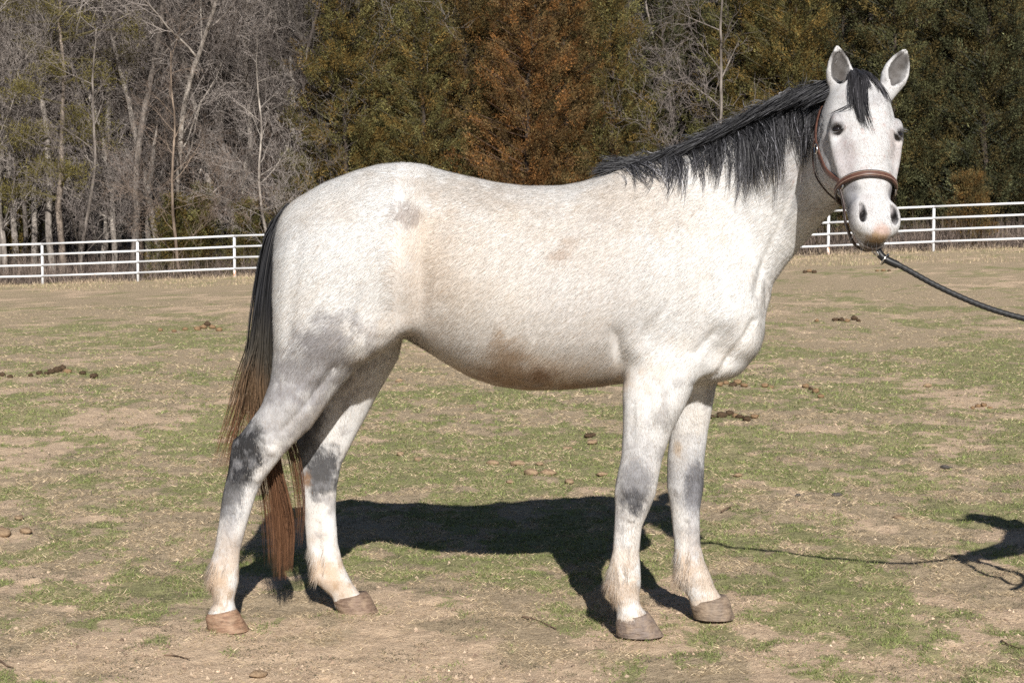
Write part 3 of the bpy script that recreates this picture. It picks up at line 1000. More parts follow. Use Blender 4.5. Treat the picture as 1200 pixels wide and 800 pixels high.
H = Body(axis_grid([(-1.12, None), (0.86, 0.0095), (1.42, 0.0052)]),
         axis_grid([(4.86, None), (5.50, 0.0062), (6.06, 0.0095)]),
         axis_grid([(-0.01, None), (1.17, 0.0085), (1.99, 0.0055)]))

def trow(px, top, bot, w, Y=None):
    x = at(px, 300, 5.64).x
    Yc = mid_y(x) if Y is None else Y
    return (x, at(px, top, Yc).z, at(px, bot, Yc - w * 0.5).z, Yc, w)
torso = [trow(*r) for r in [
    (322, 268, 335, .06), (328, 252, 365, .12), (338, 239, 390, .17), (350, 231, 405, .205), (380, 214, 412, .245), (417, 200, 410, .27), (445, 192.5, 402, .275),
    (474, 190.5, 398, .272), (495, 193, 411, .265), (520, 200, 427, .27), (550, 207, 445, .29), (583, 214, 456.5, .305),
    (617, 218, 461.5, .31), (658, 217.5, 461, .305), (682, 213, 459, .295), (702, 206, 457, .285), (722, 198, 454, .275), (745, 192, 451, .265),
    (775, 192, 452, .25), (805, 205, 452, .235), (832, 228, 446, .22), (856, 258, 433, .20), (872, 290, 420, .175), (882, 318, 410, .145), (889, 345, 397, .10)]]
H.xloft(torso, 0.05, egg=0.13)

# neck: stations across topline / underline, then turning towards the camera
def nk(top, bot, Y, w):
    a, b = at(top[0], top[1], Y), at(bot[0], bot[1], Y)
    return a, b, w
neck = [nk((742, 205), (876, 380), 5.60, .155), nk((782, 186), (893, 345), 5.60, .145), nk((820, 170), (907, 320), 5.585, .125),
        nk((862, 150), (927, 292), 5.55, .105), nk((900, 130), (945, 268), 5.50, .095), nk((935, 112), (962, 250), 5.45, .088),
        nk((962, 101), (980, 232), 5.385, .082), nk((982, 99), (992, 208), 5.345, .076)]
m = 7
K = []
for i in range(len(neck) - 1):
    for j in range(m):
        t = j / m
        K.append((neck[i][0].lerp(neck[i + 1][0], t), neck[i][1].lerp(neck[i + 1][1], t), neck[i][2] * (1 - t) + neck[i + 1][2] * t))
K.append(neck[-1])
cs = np.array([(a + b) / 2 for a, b, w in K]); 
for _ in range(3): cs[1:-1] = (cs[:-2] + cs[1:-1] * 2 + cs[2:]) / 4
lo, hi = cs.min(0) - .32, cs.max(0) + .32
sl, gx, gy, gz = H.block(lo, hi, 0)
D = np.full((gx.shape[0], gy.shape[1], gz.shape[2]), 9.0, np.float32)
for i in range(len(K) - 1):
    a, b, w = K[i]
    U = np.array((a - b).normalized()); h = (a - b).length / 2
    T = cs[i + 1] - cs[i]; Ln = np.linalg.norm(T); T = T / Ln
    U = U - T * (U @ T); U /= np.linalg.norm(U)
    V = np.cross(T, U)
    c = cs[i] + T * Ln / 2
    r = 0.36
    s2 = []
    for g, cc in ((gx.ravel(), c[0]), (gy.ravel(), c[1]), (gz.ravel(), c[2])):
        s2.append(slice(int(np.searchsorted(g, cc - h - .06)), int(np.searchsorted(g, cc + h + .06))))
    s2 = tuple(s2)
    x = gx[s2[0]] - c[0]; y = gy[:, s2[1]] - c[1]; z = gz[:, :, s2[2]] - c[2]
    t = x * T[0] + y * T[1] + z * T[2]
    u = x * U[0] + y * U[1] + z * U[2]
    v = x * V[0] + y * V[1] + z * V[2]
    un = np.clip(u / h, -1, 1)
    ww = w * (1 - .18 * un)
    d = Body.ell(u, h, v, ww)
    ov = np.maximum(np.abs(t) - Ln * 0.75, 0)
    d = np.sqrt(np.maximum(d, 0) ** 2 + ov ** 2) + np.minimum(d, 0) + np.where((d < 0), ov, 0)
    D[s2] = np.minimum(D[s2], d)
H.union(sl, D, 0.07)

# legs ------------------------------------------------------------
def leg(rows, k):
    H.zloft([zrow(*r) for r in rows], k)
YNH, YFH, YNF, YFF = 5.52, 5.80, 5.45, 5.70
leg([(262, 352, 440, .10, 5.56), (300, 325, 474, .15, 5.55), (350, 320, 482, .16, 5.54), (385, 320.5, 476, .155, 5.53), (403, 321, 464, .145, 5.53),
     (415, 320.5, 446, .13, 5.53), (428, 319.5, 423, .112, 5.53), (446, 317, 406, .095, 5.53), (476, 306, 382, .078, YNH), (500, 288, 365, .064, YNH),
     (520, 273.5, 344, .056, YNH), (534, 269.5, 331, .052, YNH), (548, 268, 320, .049, YNH), (562, 265, 309, .044, YNH), (580, 261, 300, .038, YNH), (612, 256.5, 290, .033, YNH), (644, 251, 281.5, .031, YNH),
     (662, 245, 280, .039, YNH), (680, 242, 280, .043, YNH), (692, 249, 277, .036, YNH), (704, 252, 274, .033, YNH), (714, 245, 277, .043, YNH), (724, 242, 279, .048, YNH)], .045)
leg([(330, 385, 480, .12, 5.74), (380, 380, 475, .115, 5.76), (420, 372, 467, .105, 5.77), (465, 364, 441, .085, YFH), (490, 355, 428, .07, YFH), (512, 349.5, 416, .06, YFH), (544, 350, 400, .05, YFH),
     (572, 353, 394.5, .043, YFH), (600, 356, 393.5, .036, YFH), (636, 359, 396, .034, YFH), (660, 363, 402, .039, YFH), (678, 365, 410, .043, YFH),
     (690, 379, 418, .035, YFH), (700, 390, 426, .036, YFH), (710, 392, 433, .047, YFH)], .045)
leg([(370, 745, 838, .075, 5.475), (420, 735, 832, .088, 5.465), (451, 729.5, 814, .082, 5.46), (475, 730, 803, .073, YNF), (503, 730, 788, .062, YNF), (537, 728, 776, .051, YNF), (560, 722.5, 771.5, .051, YNF), (578, 720, 768.5, .051, YNF),
     (594, 721, 762, .045, YNF), (617, 720, 752, .034, YNF), (646, 718, 749, .031, YNF), (665, 713, 750.5, .038, YNF), (683, 709, 751, .044, YNF), (697, 715, 749, .037, YNF),
     (708, 720, 750.5, .034, YNF), (717, 723, 757, .042, YNF), (725, 722, 762, .049, YNF)], .04)
leg([(400, 775, 846, .08, 5.67), (446, 776, 840, .078, 5.68), (470, 783, 836, .065, YFF), (508, 785, 829, .055, YFF), (537, 782, 825.5, .05, YFF), (570, 781.5, 824.5, .049, YFF), (598, 786, 820, .039, YFF),
     (636, 790, 820.5, .034, YFF), (658, 790, 826, .04, YFF), (674, 791, 833, .044, YFF), (688, 799, 838, .037, YFF), (700, 807, 846, .037, YFF), (710, 809, 854, .047, YFF)], .04)

# muscle masses and hollows on both sides -------------------------
def pm(px, py, Y): return at(px, py, Y)
def both(px, py, w, sig, amp):
    x = at(px, py, 5.6).x
    yc = mid_y(x)
    z = at(px, py, yc - w).z
    x = at(px, py, yc - w).x
    H.mould((x, yc - w, z), sig, amp)
    H.mould((x, yc + w, z), sig, amp)
both(477, 250, .255, (.055, .06, .045), .020)      # point of hip
both(505, 262, .25, (.05, .07, .06), -.012)
both(492, 330, .27, (.048, .10, .12), -.018)       # flank hollow
both(478, 385, .25, (.05, .09, .04), .012)         # flank fold
both(400, 300, .24, (.12, .08, .12), .012)         # haunch
both(352, 330, .20, (.05, .08, .14), .006)
both(600, 330, .30, (.20, .07, .16), .008)         # ribs
both(725, 400, .24, (.025, .09, .06), -.012)       # behind the elbow
both(760, 330, .235, (.05, .07, .13), .012)        # shoulder and triceps
both(748, 408, .23, (.04, .07, .05), .016)
both(800, 290, .22, (.018, .07, .11), .006)
both(850, 370, .18, (.045, .09, .05), .022)        # point of shoulder
both(826, 335, .19, (.03, .08, .08), -.010)
both(786, 232, .15, (.035, .06, .05), -.010)
both(862, 395, .12, (.03, .10, .04), .012)         # breast
H.blob(at(862, 400, 5.56), (.072, .13, .062), .06)
H.blob(at(838, 425, 5.57), (.09, .13, .055), .06)
for (px, py, Y, sg, am) in [
    (276, 518, YNH, (.018, .03, .025), .010), (300, 545, YNH - .03, (.02, .02, .03), .005), (262, 600, YNH, (.007, .012, .05), .004),
    (353, 520, YFH, (.018, .03, .025), .008), (745, 572, YNF - .03, (.02, .02, .03), .007), (741, 640, YNF - .03, (.008, .02, .06), .004), (728, 640, YNF - .03, (.006, .02, .06), -.005),
    (803, 572, YFF - .03, (.02, .02, .03), .007), (350, 478, YNH - .06, (.03, .03, .05), .008), (320, 500, YNH - .05, (.012, .03, .05), -.008),
    (372, 440, 5.42, (.03, .04, .05), .008), (428, 420, 5.43, (.03, .04, .025), .010), (780, 480, YNF - .07, (.03, .03, .05), .008), (748, 490, YNF - .06, (.02, .03, .05), .005),
    (765, 500, YNF - .06, (.008, .02, .04), -.006)]:
    H.mould(at(px, py, Y), sg, am)

def groove(pts, Y, sig, amp, step=6, both_sides=False):
    for (a, b) in zip(pts[:-1], pts[1:]):
        n = max(1, int(math.hypot(b[0] - a[0], b[1] - a[1]) / step))
        for i in range(n):
            t = (i + .5) / n
            px, py = a[0] + (b[0] - a[0]) * t, a[1] + (b[1] - a[1]) * t
            p = at(px, py, Y)
            H.mould(p, (sig, .13, sig), amp / max(1, 1.77 * sig / (step / 345.0)))
            if both_sides: H.mould((p.x, 2 * mid_y(p.x) - Y, p.z), (sig, .13, sig), amp / max(1, 1.77 * sig / (step / 345.0)))
groove([(718, 385), (727, 415), (731, 452)], 5.36, .020, -.010)                 # girth behind the elbow
groove([(508, 268), (494, 300), (485, 345), (479, 388)], 5.38, .042, -.006)     # flank
groove([(470, 398), (446, 412), (424, 428)], 5.42, .012, -.010)
groove([(446, 300), (430, 350), (424, 395)], 5.40, .022, -.007)                 # front of the haunch
groove([(352, 280), (343, 340), (341, 400)], 5.44, .022, -.006)                 # hamstring line
groove([(395, 425), (362, 468), (330, 505)], 5.45, .012, -.009)                 # gaskin
groove([(366, 440), (335, 480)], 5.45, .010, .006)
groove([(796, 222), (812, 262), (838, 305), (858, 345)], 5.42, .026, -.003)     # front of the shoulder blade
groove([(768, 232), (752, 285), (742, 345)], 5.38, .026, -.005)                 # back of the shoulder blade
groove([(800, 335), (770, 372), (748, 405)], 5.38, .014, -.006)                 # triceps
groove([(858, 348), (842, 385), (812, 415)], 5.40, .013, -.008)
groove([(884, 372), (874, 388), (842, 436), (812, 452)], 5.44, .009, -.012)     # breast fold above the forearm
groove([(938, 200), (918, 262), (893, 318), (884, 345)], 5.44, .014, -.011)     # jugular groove
groove([(880, 200), (860, 250), (846, 300)], 5.43, .022, -.005)
groove([(905, 170), (925, 215)], 5.40, .020, .005)
for i in range(8):                                                             # faint ribs
    x0 = 560 + i * 21
    groove([(x0 + 14, 262), (x0, 330), (x0 - 14, 400)], 5.33, .015, -.0018)
groove([(760, 460), (764, 500), (757, 545)], 5.39, .008, -.006)                 # forearm muscles
groove([(744, 470), (741, 520)], 5.39, .009, -.004)
groove([(810, 480), (806, 520)], 5.64, .009, -.004)
for Y_, xs in ((YNF - .03, ((739, 610), (735, 650), (731, 675))), (YFF - .03, ((806, 610), (805, 640), (805, 660))), (YNH - .03, ((274, 600), (266, 640), (261, 665))), (YFH - .03, ((373, 610), (375, 640), (379, 665)))):
    groove(xs, Y_, .0055, -.011, 3)                                             # between bone and tendons
for (px, py, Y_, sg, am) in [(745, 558, 5.41, (.013, .02, .012), .007), (752, 578, 5.41, (.010, .02, .012), .006), (734, 574, 5.41, (.010, .02, .016), .006), (807, 556, 5.66, (.013, .02, .012), .006), (795, 575, 5.66, (.01, .02, .014), .006),
                           (318, 528, 5.47, (.014, .02, .016), .007), (302, 560, 5.48, (.012, .02, .014), .006), (270, 512, YNH, (.010, .03, .012), .008), (350, 520, YFH, (.010, .03, .012), .007), (282, 540, 5.48, (.008, .02, .03), -.006),
                           (722, 690, 5.42, (.012, .02, .012), .006), (742, 682, 5.42, (.012, .02, .012), .005), (795, 672, 5.67, (.012, .02, .012), .006), (250, 678, 5.49, (.012, .02, .012), .006), (372, 674, 5.77, (.012, .02, .012), .006)]:
    H.mould(at(px, py, Y_), sg, am * 1.7)

# head -------------------------------------------------------------
HS = Vector((0.006, -0.47, -0.88)).normalized()            # poll to muzzle
HN = Vector((math.sin(math.radians(9)), -math.cos(math.radians(9)), 0))
HN = (HN - HS * HN.dot(HS)).normalized()                     # out of the forehead
HL = HN.cross(HS).normalized()
if HL.x < 0: HL = -HL
HO = at(1008, 96, 5.26)
KS = .965
def hp(s, n, l): return HO + HS * (s * KS) + HN * n + HL * l
HM = (HO, HS, HN, HL)
HR = [list(HS), list(HN), list(HL)]
head = [(-.035, .01, -.09, 0, .045), (-.015, .03, -.11, 0, .072), (.02, .045, -.13, 0, .088), (.06, .055, -.15, 0, .102), (.11, .062, -.18, 0, .115), (.16, .06, -.20, 0, .120), (.21, .054, -.205, 0, .117),
        (.27, .048, -.20, 0, .108), (.33, .040, -.165, 0, .094), (.38, .034, -.125, 0, .080), (.43, .030, -.10, 0, .070), (.48, .028, -.09, 0, .067),
        (.53, .024, -.08, 0, .063), (.56, .012, -.072, 0, .050), (.58, -.005, -.06, 0, .038), (.592, -.02, -.05, 0, .02)]
head = [(a * KS, b, c, d, e) for a, b, c, d, e in head]
H.frameloft(HM, head, .035, egg=.06, power=2.3)
for sgn in (-1, 1):
    H.blob(hp(.225, -.110, .074 * sgn), (.105, .078, .046), .03, HR)          # jowl
    H.blob(hp(.177, .014, .100 * sgn), (.034, .022, .017), .02, HR)          # brow
    H.chain([hp(.21, -.005, .110 * sgn), hp(.28, -.015, .099 * sgn), hp(.35, -.025, .082 * sgn)], [.010, .010, .007], .03)   # facial crest
    H.mould(hp(.12, .03, .092 * sgn), (.024, .022, .022), -.009)             # hollow above the eye
    H.mould(hp(.30, .020, .080 * sgn), (.05, .026, .026), -.008)
    H.mould(hp(.24, -.075, .115 * sgn), (.04, .03, .03), -.006)
    H.mould(hp(.36, -.09, .085 * sgn), (.03, .03, .03), -.010)
    H.mould(hp(.215, .018, .098 * sgn), (.012, .02, .02), -.004)
    H.mould(hp(.42, .0, .06 * sgn), (.035, .03, .018), -.007)
    H.blob(hp(.508, -.004, .051 * sgn), (.054, .040, .028), .018, HR)          # nostril wing
    H.blob(hp(.202, .020, .110 * sgn), (.014, .019, .015), .006, HR, cutting=True)      # eye socket
    H.blob(hp(.500, .024, .050 * sgn), (.032, .026, .0095), .006, HR, cutting=True)      # nostril
    H.blob(hp(.522, .018, .050 * sgn), (.020, .024, .0125), .006, HR, cutting=True)
H.blob(hp(.545, .002, 0), (.040, .028, .045), .02, HR)                        # upper lip
H.blob(hp(.568, -.052, 0), (.026, .032, .034), .014, HR)                      # chin
H.blob(hp(.590, -.032, 0), (.012, .012, .06), .008, HR, cutting=True)        # mouth line
for sgn in (-1, 1):      # eyelids
    H.chain([hp(.196, .032, .084 * sgn), hp(.1865, .028, .102 * sgn), hp(.196, .008, .116 * sgn)], [.0045, .0065, .0045], .008)
    H.chain([hp(.206, .032, .086 * sgn), hp(.2165, .024, .103 * sgn), hp(.208, .006, .115 * sgn)], [.0035, .0045, .0035], .008)
    H.mould(hp(.232, .028, .094 * sgn), (.016, .02, .016), -.004)
for sgn in (-1, 1):
    H.chain([hp(.584, -.032, .03 * sgn), hp(.560, -.040, .058 * sgn), hp(.535, -.045, .066 * sgn)], [.006, .006, .003], .005, cutting=True)
# ears
def ear(base, tip, bulge, Yb, Yt, facing):
    b, t = at(*base, Yb), at(*tip, Yt)
    A = (t - b); L = A.length; A.normalize()
    Nn = (facing - A * facing.dot(A)).normalized()
    Ll = Nn.cross(A)
    tab = [(-.03, .022, -.022, 0, .022), (0, .026, -.026, 0, .030), (.3 * L, .028, -.026, 0, .044), (.5 * L, .024, -.022, 0, .0435), (.72 * L, .016, -.014, 0, .033), (.9 * L, .008, -.006, 0, .016), (1.0 * L, .003, -.002, 0, .004)]
    H.frameloft((b, A, Nn, Ll), tab, .02)
    tab = [(.12 * L, .040, .008, 0, .004), (.22 * L, .045, -.002, 0, .016), (.38 * L, .05, -.014, 0, .031), (.55 * L, .045, -.012, 0, .031), (.74 * L, .035, -.006, 0, .021), (.88 * L, .03, .000, 0, .010), (.96 * L, .03, .002, 0, .002)]
    H.frameloft((b, A, Nn, Ll), tab, .004, cutting=True)
    return b, A, Nn, L
EARS = [ear((986, 112), (981, 53.5), 0, 5.27, 5.27, Vector((.10, -1, .1))),
        ear((1040, 108), (1062, 57), 0, 5.31, 5.33, Vector((.18, -1, .1)))]

HCO, HQ = H.extract()
HNV = vnormals(HCO, HQ)

# coat colour: pigment, dirt, stains and some shading of the face, painted on the coat in the horse's own space
def pix(co):
    """side-on position of a body point, in units of the tables above"""
    Y = co[:, 1]
    cp, sp = math.cos(PITCH), math.sin(PITCH)
    zz = co[:, 2] - CAM_H
    dep = Y * cp - zz * sp
    up = Y * sp + zz * cp
    return 600 + F_PX * co[:, 0] / dep, 400 - F_PX * up / dep
SX, SY = pix(HCO)
def paint(base, col, w):
    w = np.clip(w, 0, 1)[:, None]
    return base * (1 - w) + np.array(col) * w
def spot(px, py, rx, ry, rot=0.0, soft=1.0, y0=None, y1=None, nz=0.5, fr=26):
    c, s_ = math.cos(rot), math.sin(rot)
    dx, dy = SX - px, SY - py
    u, v = (dx * c + dy * s_) / rx, (-dx * s_ + dy * c) / ry
    r = np.sqrt(u * u + v * v) + nz * ((fbm(HCO[:, 0] * fr, HCO[:, 1] * fr, HCO[:, 2] * fr, 3, seed=int(px)) - .5) * .9 + (fbm(HCO[:, 0] * 70 + HCO[:, 2] * 25, HCO[:, 1] * 70, HCO[:, 2] * 38, 3, seed=int(px) + 1) - .5) * 1.1)
    w = 1 - sstep(1 - .5 * soft, 1 + .4 * soft, r)
    if y0 is not None: w = w * (HCO[:, 1] > y0)
    if y1 is not None: w = w * (HCO[:, 1] < y1)
    return w
n1 = fbm(HCO[:, 0] * 7, HCO[:, 1] * 7, HCO[:, 2] * 7, 4, seed=3)
n2 = fbm(HCO[:, 0] * 22, HCO[:, 1] * 22, HCO[:, 2] * 22, 4, seed=5)
n3 = fbm(HCO[:, 0] * 60, HCO[:, 1] * 60, HCO[:, 2] * 60, 3, seed=9)
WHITE = (.68, .678, .67)
C = np.tile(np.array(WHITE), (len(HCO), 1))
C = paint(C, (.61, .56, .50), sstep(.42, .70, n1) * .5)                      # cream, dusty
C = paint(C, (.52, .50, .49), sstep(.52, .78, n2) * .30)                       # grey flecks
C = paint(C, (.53, .45, .365), sstep(210, 330, SY) * 0 + spot(620, 330, 150, 120, nz=.6, fr=8) * .40)
C = paint(C, (.56, .45, .35), spot(494, 320, 38, 80, .25, nz=1.5, fr=20) * .34)  # flank
C = paint(C, (.56, .45, .34), spot(640, 442, 120, 22, nz=1.6, fr=18) * .6)      # dusty belly
C = paint(C, (.18, .12, .08), spot(632, 438, 14, 8, nz=1.2, fr=60) * .85 * (n3 > .42))
C = paint(C, (.30, .20, .13), spot(612, 444, 55, 17, 0.1, nz=2.2, fr=45) * .6)
C = paint(C, (.30, .21, .14), spot(690, 452, 40, 8, -.1, nz=1.6, fr=45) * .6)
C = paint(C, (.36, .27, .19), spot(596, 418, 20, 28, -.4, nz=2.0, fr=50) * .9)
C = paint(C, (.36, .26, .18), spot(658, 297, 15, 7, -.3, nz=1.5, fr=60) * .85)
C = paint(C, (.42, .32, .23), spot(668, 281, 11, 6, nz=1.5, fr=60) * .75)
C = paint(C, (.30, .26, .24), spot(476, 255, 19, 13, .3, nz=2.2, fr=70) * .8)  # hip
C = paint(C, (.42, .36, .30), spot(540, 226, 90, 16, .16, nz=1.4, fr=26) * .5)
C = paint(C, (.48, .40, .32), spot(750, 235, 60, 40, 0, nz=1.3, fr=22) * .45)
C = paint(C, (.50, .50, .51), spot(690, 330, 70, 90, 0, nz=1.0, fr=14) * .30)
C = paint(C, (.58, .59, .60), spot(800, 300, 90, 120, 0, nz=.8, fr=10) * .22)
C = paint(C, (.20, .19, .20), spot(372, 425, 60, 42, -.6, nz=1.7, fr=32) * .75)
C = paint(C, (.50, .42, .34), spot(520, 300, 40, 60, .3, nz=1.5, fr=22) * .35)
C = paint(C, (.30, .28, .28), sstep(.60, .72, n2) * (SX < 460) * sstep(330, 400, SY) * .4)  # grey thigh
C = paint(C, (.22, .21, .22), spot(378, 395, 26, 22, -.6, nz=1.2, fr=26, y1=5.6) * .30)
C = paint(C, (.27, .26, .27), spot(330, 480, 46, 44, -.7, nz=.9, fr=22, y1=5.66) * .55)
C = paint(C, (.018, .018, .020), spot(284, 532, 26, 41, .2, soft=.6, nz=.7, fr=26, y1=5.66) * .97)   # near hock
C = paint(C, (.028, .028, .031), spot(270, 572, 17, 36, .1, soft=.7, nz=.9, fr=34, y1=5.66) * .85)
C = paint(C, (.32, .32, .34), spot(266, 630, 12, 50, .15, nz=1.0, fr=40, y1=5.66) * .5)
C = paint(C, (.028, .028, .032), spot(378, 553, 22, 30, .3, soft=.6, nz=.9, fr=26, y0=5.66) * .9)      # far hock
C = paint(C, (.05, .05, .055), spot(358, 500, 20, 45, .2, nz=.8, fr=22, y0=5.66) * .85)
C = paint(C, (.30, .19, .12), spot(359, 561, 5, 9, 0, nz=.6, fr=60, y0=5.66) * .9)
C = paint(C, (.055, .055, .062), spot(745, 570, 20, 32, .1, soft=.8, nz=.9, fr=30, y1=5.6) * .8)        # near knee
C = paint(C, (.03, .03, .035), spot(742, 585, 14, 15, 0, soft=.7, nz=1.0, fr=45, y1=5.6) * .85)
C = paint(C, (.42, .42, .44), spot(748, 540, 26, 40, .1, nz=1.0, fr=30, y1=5.6) * .4)
C = paint(C, (.035, .035, .04), spot(815, 567, 14, 31, 0, soft=.6, nz=.7, fr=30, y0=5.56) * .95)         # far knee
C = paint(C, (.25, .25, .27), spot(806, 560, 24, 48, 0, nz=1.0, fr=30, y0=5.56) * .5)
C = paint(C, (.40, .40, .43), spot(814, 625, 8, 50, 0, nz=1.0, fr=40, y0=5.56) * .5)
C = paint(C, (.46, .36, .26), spot(794, 525, 5, 9, 0, nz=.7, fr=60, y0=5.56) * .8)           # chestnut
fleck = sstep(.50, .66, fbm(HCO[:, 0] * 55, HCO[:, 1] * 55, HCO[:, 2] * 26, 3, seed=88)) * (SY > 470) * (C.mean(1) < .16)
C = paint(C, (.24, .24, .25), fleck * .65)
low = sstep(600, 680, SY)
C = paint(C, (.54, .42, .31), low * sstep(.38, .58, n2) * .7)
C = paint(C, (.36, .26, .17), low * sstep(.56, .70, fbm(HCO[:, 0] * 45, HCO[:, 1] * 45, HCO[:, 2] * 30, 3, seed=77)) * .7)
C = paint(C, (.30, .29, .29), (SY > 430) * (SY < 640) * sstep(.54, .66, n2) * .5 * (C.mean(1) > .3))                               # dusty lower legs
for f in [(250, 676, 16), (378, 672, 22), (720, 690, 16), (800, 668, 16)]:
    C = paint(C, (.52, .37, .24), spot(f[0], f[1], f[2], 18, nz=.8, fr=30) * .5)
# head colouring
hd = HCO - np.array(HO)
hs, hn, hl = hd @ np.array(HS) / KS, hd @ np.array(HN), hd @ np.array(HL)
ishead = (HCO[:, 1] < 5.42) & (HCO[:, 0] > .88) & (HCO[:, 2] > 1.1)
def hspot(s, n, l, r, col, a, soft=.5, nz=.3, fr=60):
    global C
    d = np.sqrt(((hs - s) / r[0]) ** 2 + ((hn - n) / r[1]) ** 2 + ((hl - l) / r[2]) ** 2)
    d = d + nz * (fbm(HCO[:, 0] * fr, HCO[:, 1] * fr, HCO[:, 2] * fr, 3, seed=21) - .5)
    C = paint(C, col, (1 - sstep(1 - soft, 1 + soft * .3, d)) * ishead * a)
C = paint(C, (.53, .527, .53), ishead * .85)
C = paint(C, (.45, .42, .42), ishead * sstep(.56, .75, n2) * .5)
C = paint(C, (.40, .25, .22), ishead * sstep(.66, .74, n3) * (hs > .12) * (hs < .4) * .5)    # flea-bitten flecks
hspot(.29, .0, -.075, (.09, .05, .04), (.42, .36, .36), .5, nz=1.2)  # greyish shade on the left of the face put into the colour
hspot(.24, .0, .085, (.08, .05, .04), (.50, .40, .36), .4, nz=1.2)
for sgn in (-1, 1):
    hspot(.200, .018, .102 * sgn, (.027, .030, .028), (.12, .112, .115), .75)
    hspot(.178, .018, .10 * sgn, (.045, .045, .035), (.30, .29, .30), .5, nz=.8)
    hspot(.27, .005, .09 * sgn, (.06, .05, .03), (.34, .33, .34), .4, nz=1.2)
    hspot(.25, -.09, .11 * sgn, (.09, .07, .05), (.42, .41, .42), .25, nz=.9)  # darker shading of the cheeks put into the colour
    hspot(.42, -.01, .07 * sgn, (.06, .045, .03), (.24, .24, .265), .7, nz=.8)  # blue-grey shading along the muzzle sides, painted in
    hspot(.50, -.01, .055 * sgn, (.05, .045, .034), (.30, .27, .28), .6, nz=.6)
hspot(.565, .010, .006, (.030, .05, .036), (.50, .35, .29), .8, nz=.7)       # pink snip
hspot(.590, -.004, 0, (.026, .045, .058), (.30, .21, .12), .9, nz=.9)
hspot(.60, -.035, 0, (.03, .022, .07), (.10, .08, .07), .9)
hspot(.585, -.07, 0, (.03, .03, .05), (.42, .37, .32), .7)
hspot(.09, .06, 0, (.05, .05, .06), (.30, .30, .31), .4)
for sgn in (-1, 1):
    hspot(.202, .020, .104 * sgn, (.0185, .024, .024), (.05, .048, .05), .95)
    hspot(.509, .018, .050 * sgn, (.033, .030, .0130), (.020, .017, .017), .98, soft=.35)  # darkness of the nostril hollow put into the colour
hspot(.602, -.040, 0, (.026, .028, .062), (.07, .052, .04), .95, nz=.4)
for b, A, Nn, L in EARS:
    d = HCO - np.array(b)
    t, nn = d @ np.array(A), d @ np.array(Nn)
    side = np.abs(d @ np.array(Nn.cross(A)))
    w = (t > .12 * L) * (t < .9 * L) * (side < .034) * (nn < .02) * (HNV @ np.array(Nn) > .25)
    C = paint(C, (.042, .034, .028), w * (1 - sstep(.018, .036, side)) * (.6 + .5 * n2))
BODYCOL = np.clip(C, .01, .85)

nt = NT('coat_skin')
att = nt.n('ShaderNodeAttribute', attribute_name='coat')
pv = pos_vec(nt)
mp = nt.n('ShaderNodeMapping'); nt.link(pv, mp.inputs[0]); mp.inputs['Scale'].default_value = (1.0, 1.6, 2.4)
mp.inputs['Rotation'].default_value = (0, math.radians(25), 0)
fine = nt.noise(mp.outputs[0], 150, 5, .7)
spk = nt.noise(pv, 34, 5, .65)
c = nt.mix(nt.math('MULTIPLY', nt.ramp(fine, [(.40, 0.0), (.70, 1.0)]), .35), att.outputs['Color'], nt.mix(1.0, att.outputs['Color'], (.62, .58, .55), 'MULTIPLY'))
c = nt.mix(nt.math('MULTIPLY', nt.ramp(spk, [(.5, 0.0), (.72, 1.0)]), .28), c, nt.mix(1.0, att.outputs['Color'], (.74, .66, .58), 'MULTIPLY'))
nt.set(Base_Color=c, Roughness=.85, Specular_IOR_Level=.03, Sheen_Weight=0.0)
nt.bump(nt.math('ADD', fine, nt.math('MULTIPLY', spk, .6)), .35, .003)
M_COAT = nt.m

nt = NT('hair_coat')
att = nt.n('ShaderNodeAttribute', attribute_name='coat')
nt.set(Base_Color=att.outputs['Color'], Roughness=.85, Specular_IOR_Level=.02)
M_FUR = nt.m

horse = empty('horse', (0.0, 5.63, 0))
tag(horse, 'dappled white mare with dark hocks and black mane, standing haltered in the paddock', 'horse')
body = mesh_np('body', HCO, HQ, M_COAT, horse, True, BODYCOL)
BVH = BVHTree.FromPolygons([tuple(v) for v in HCO], [tuple(f) for f in HQ.tolist()])

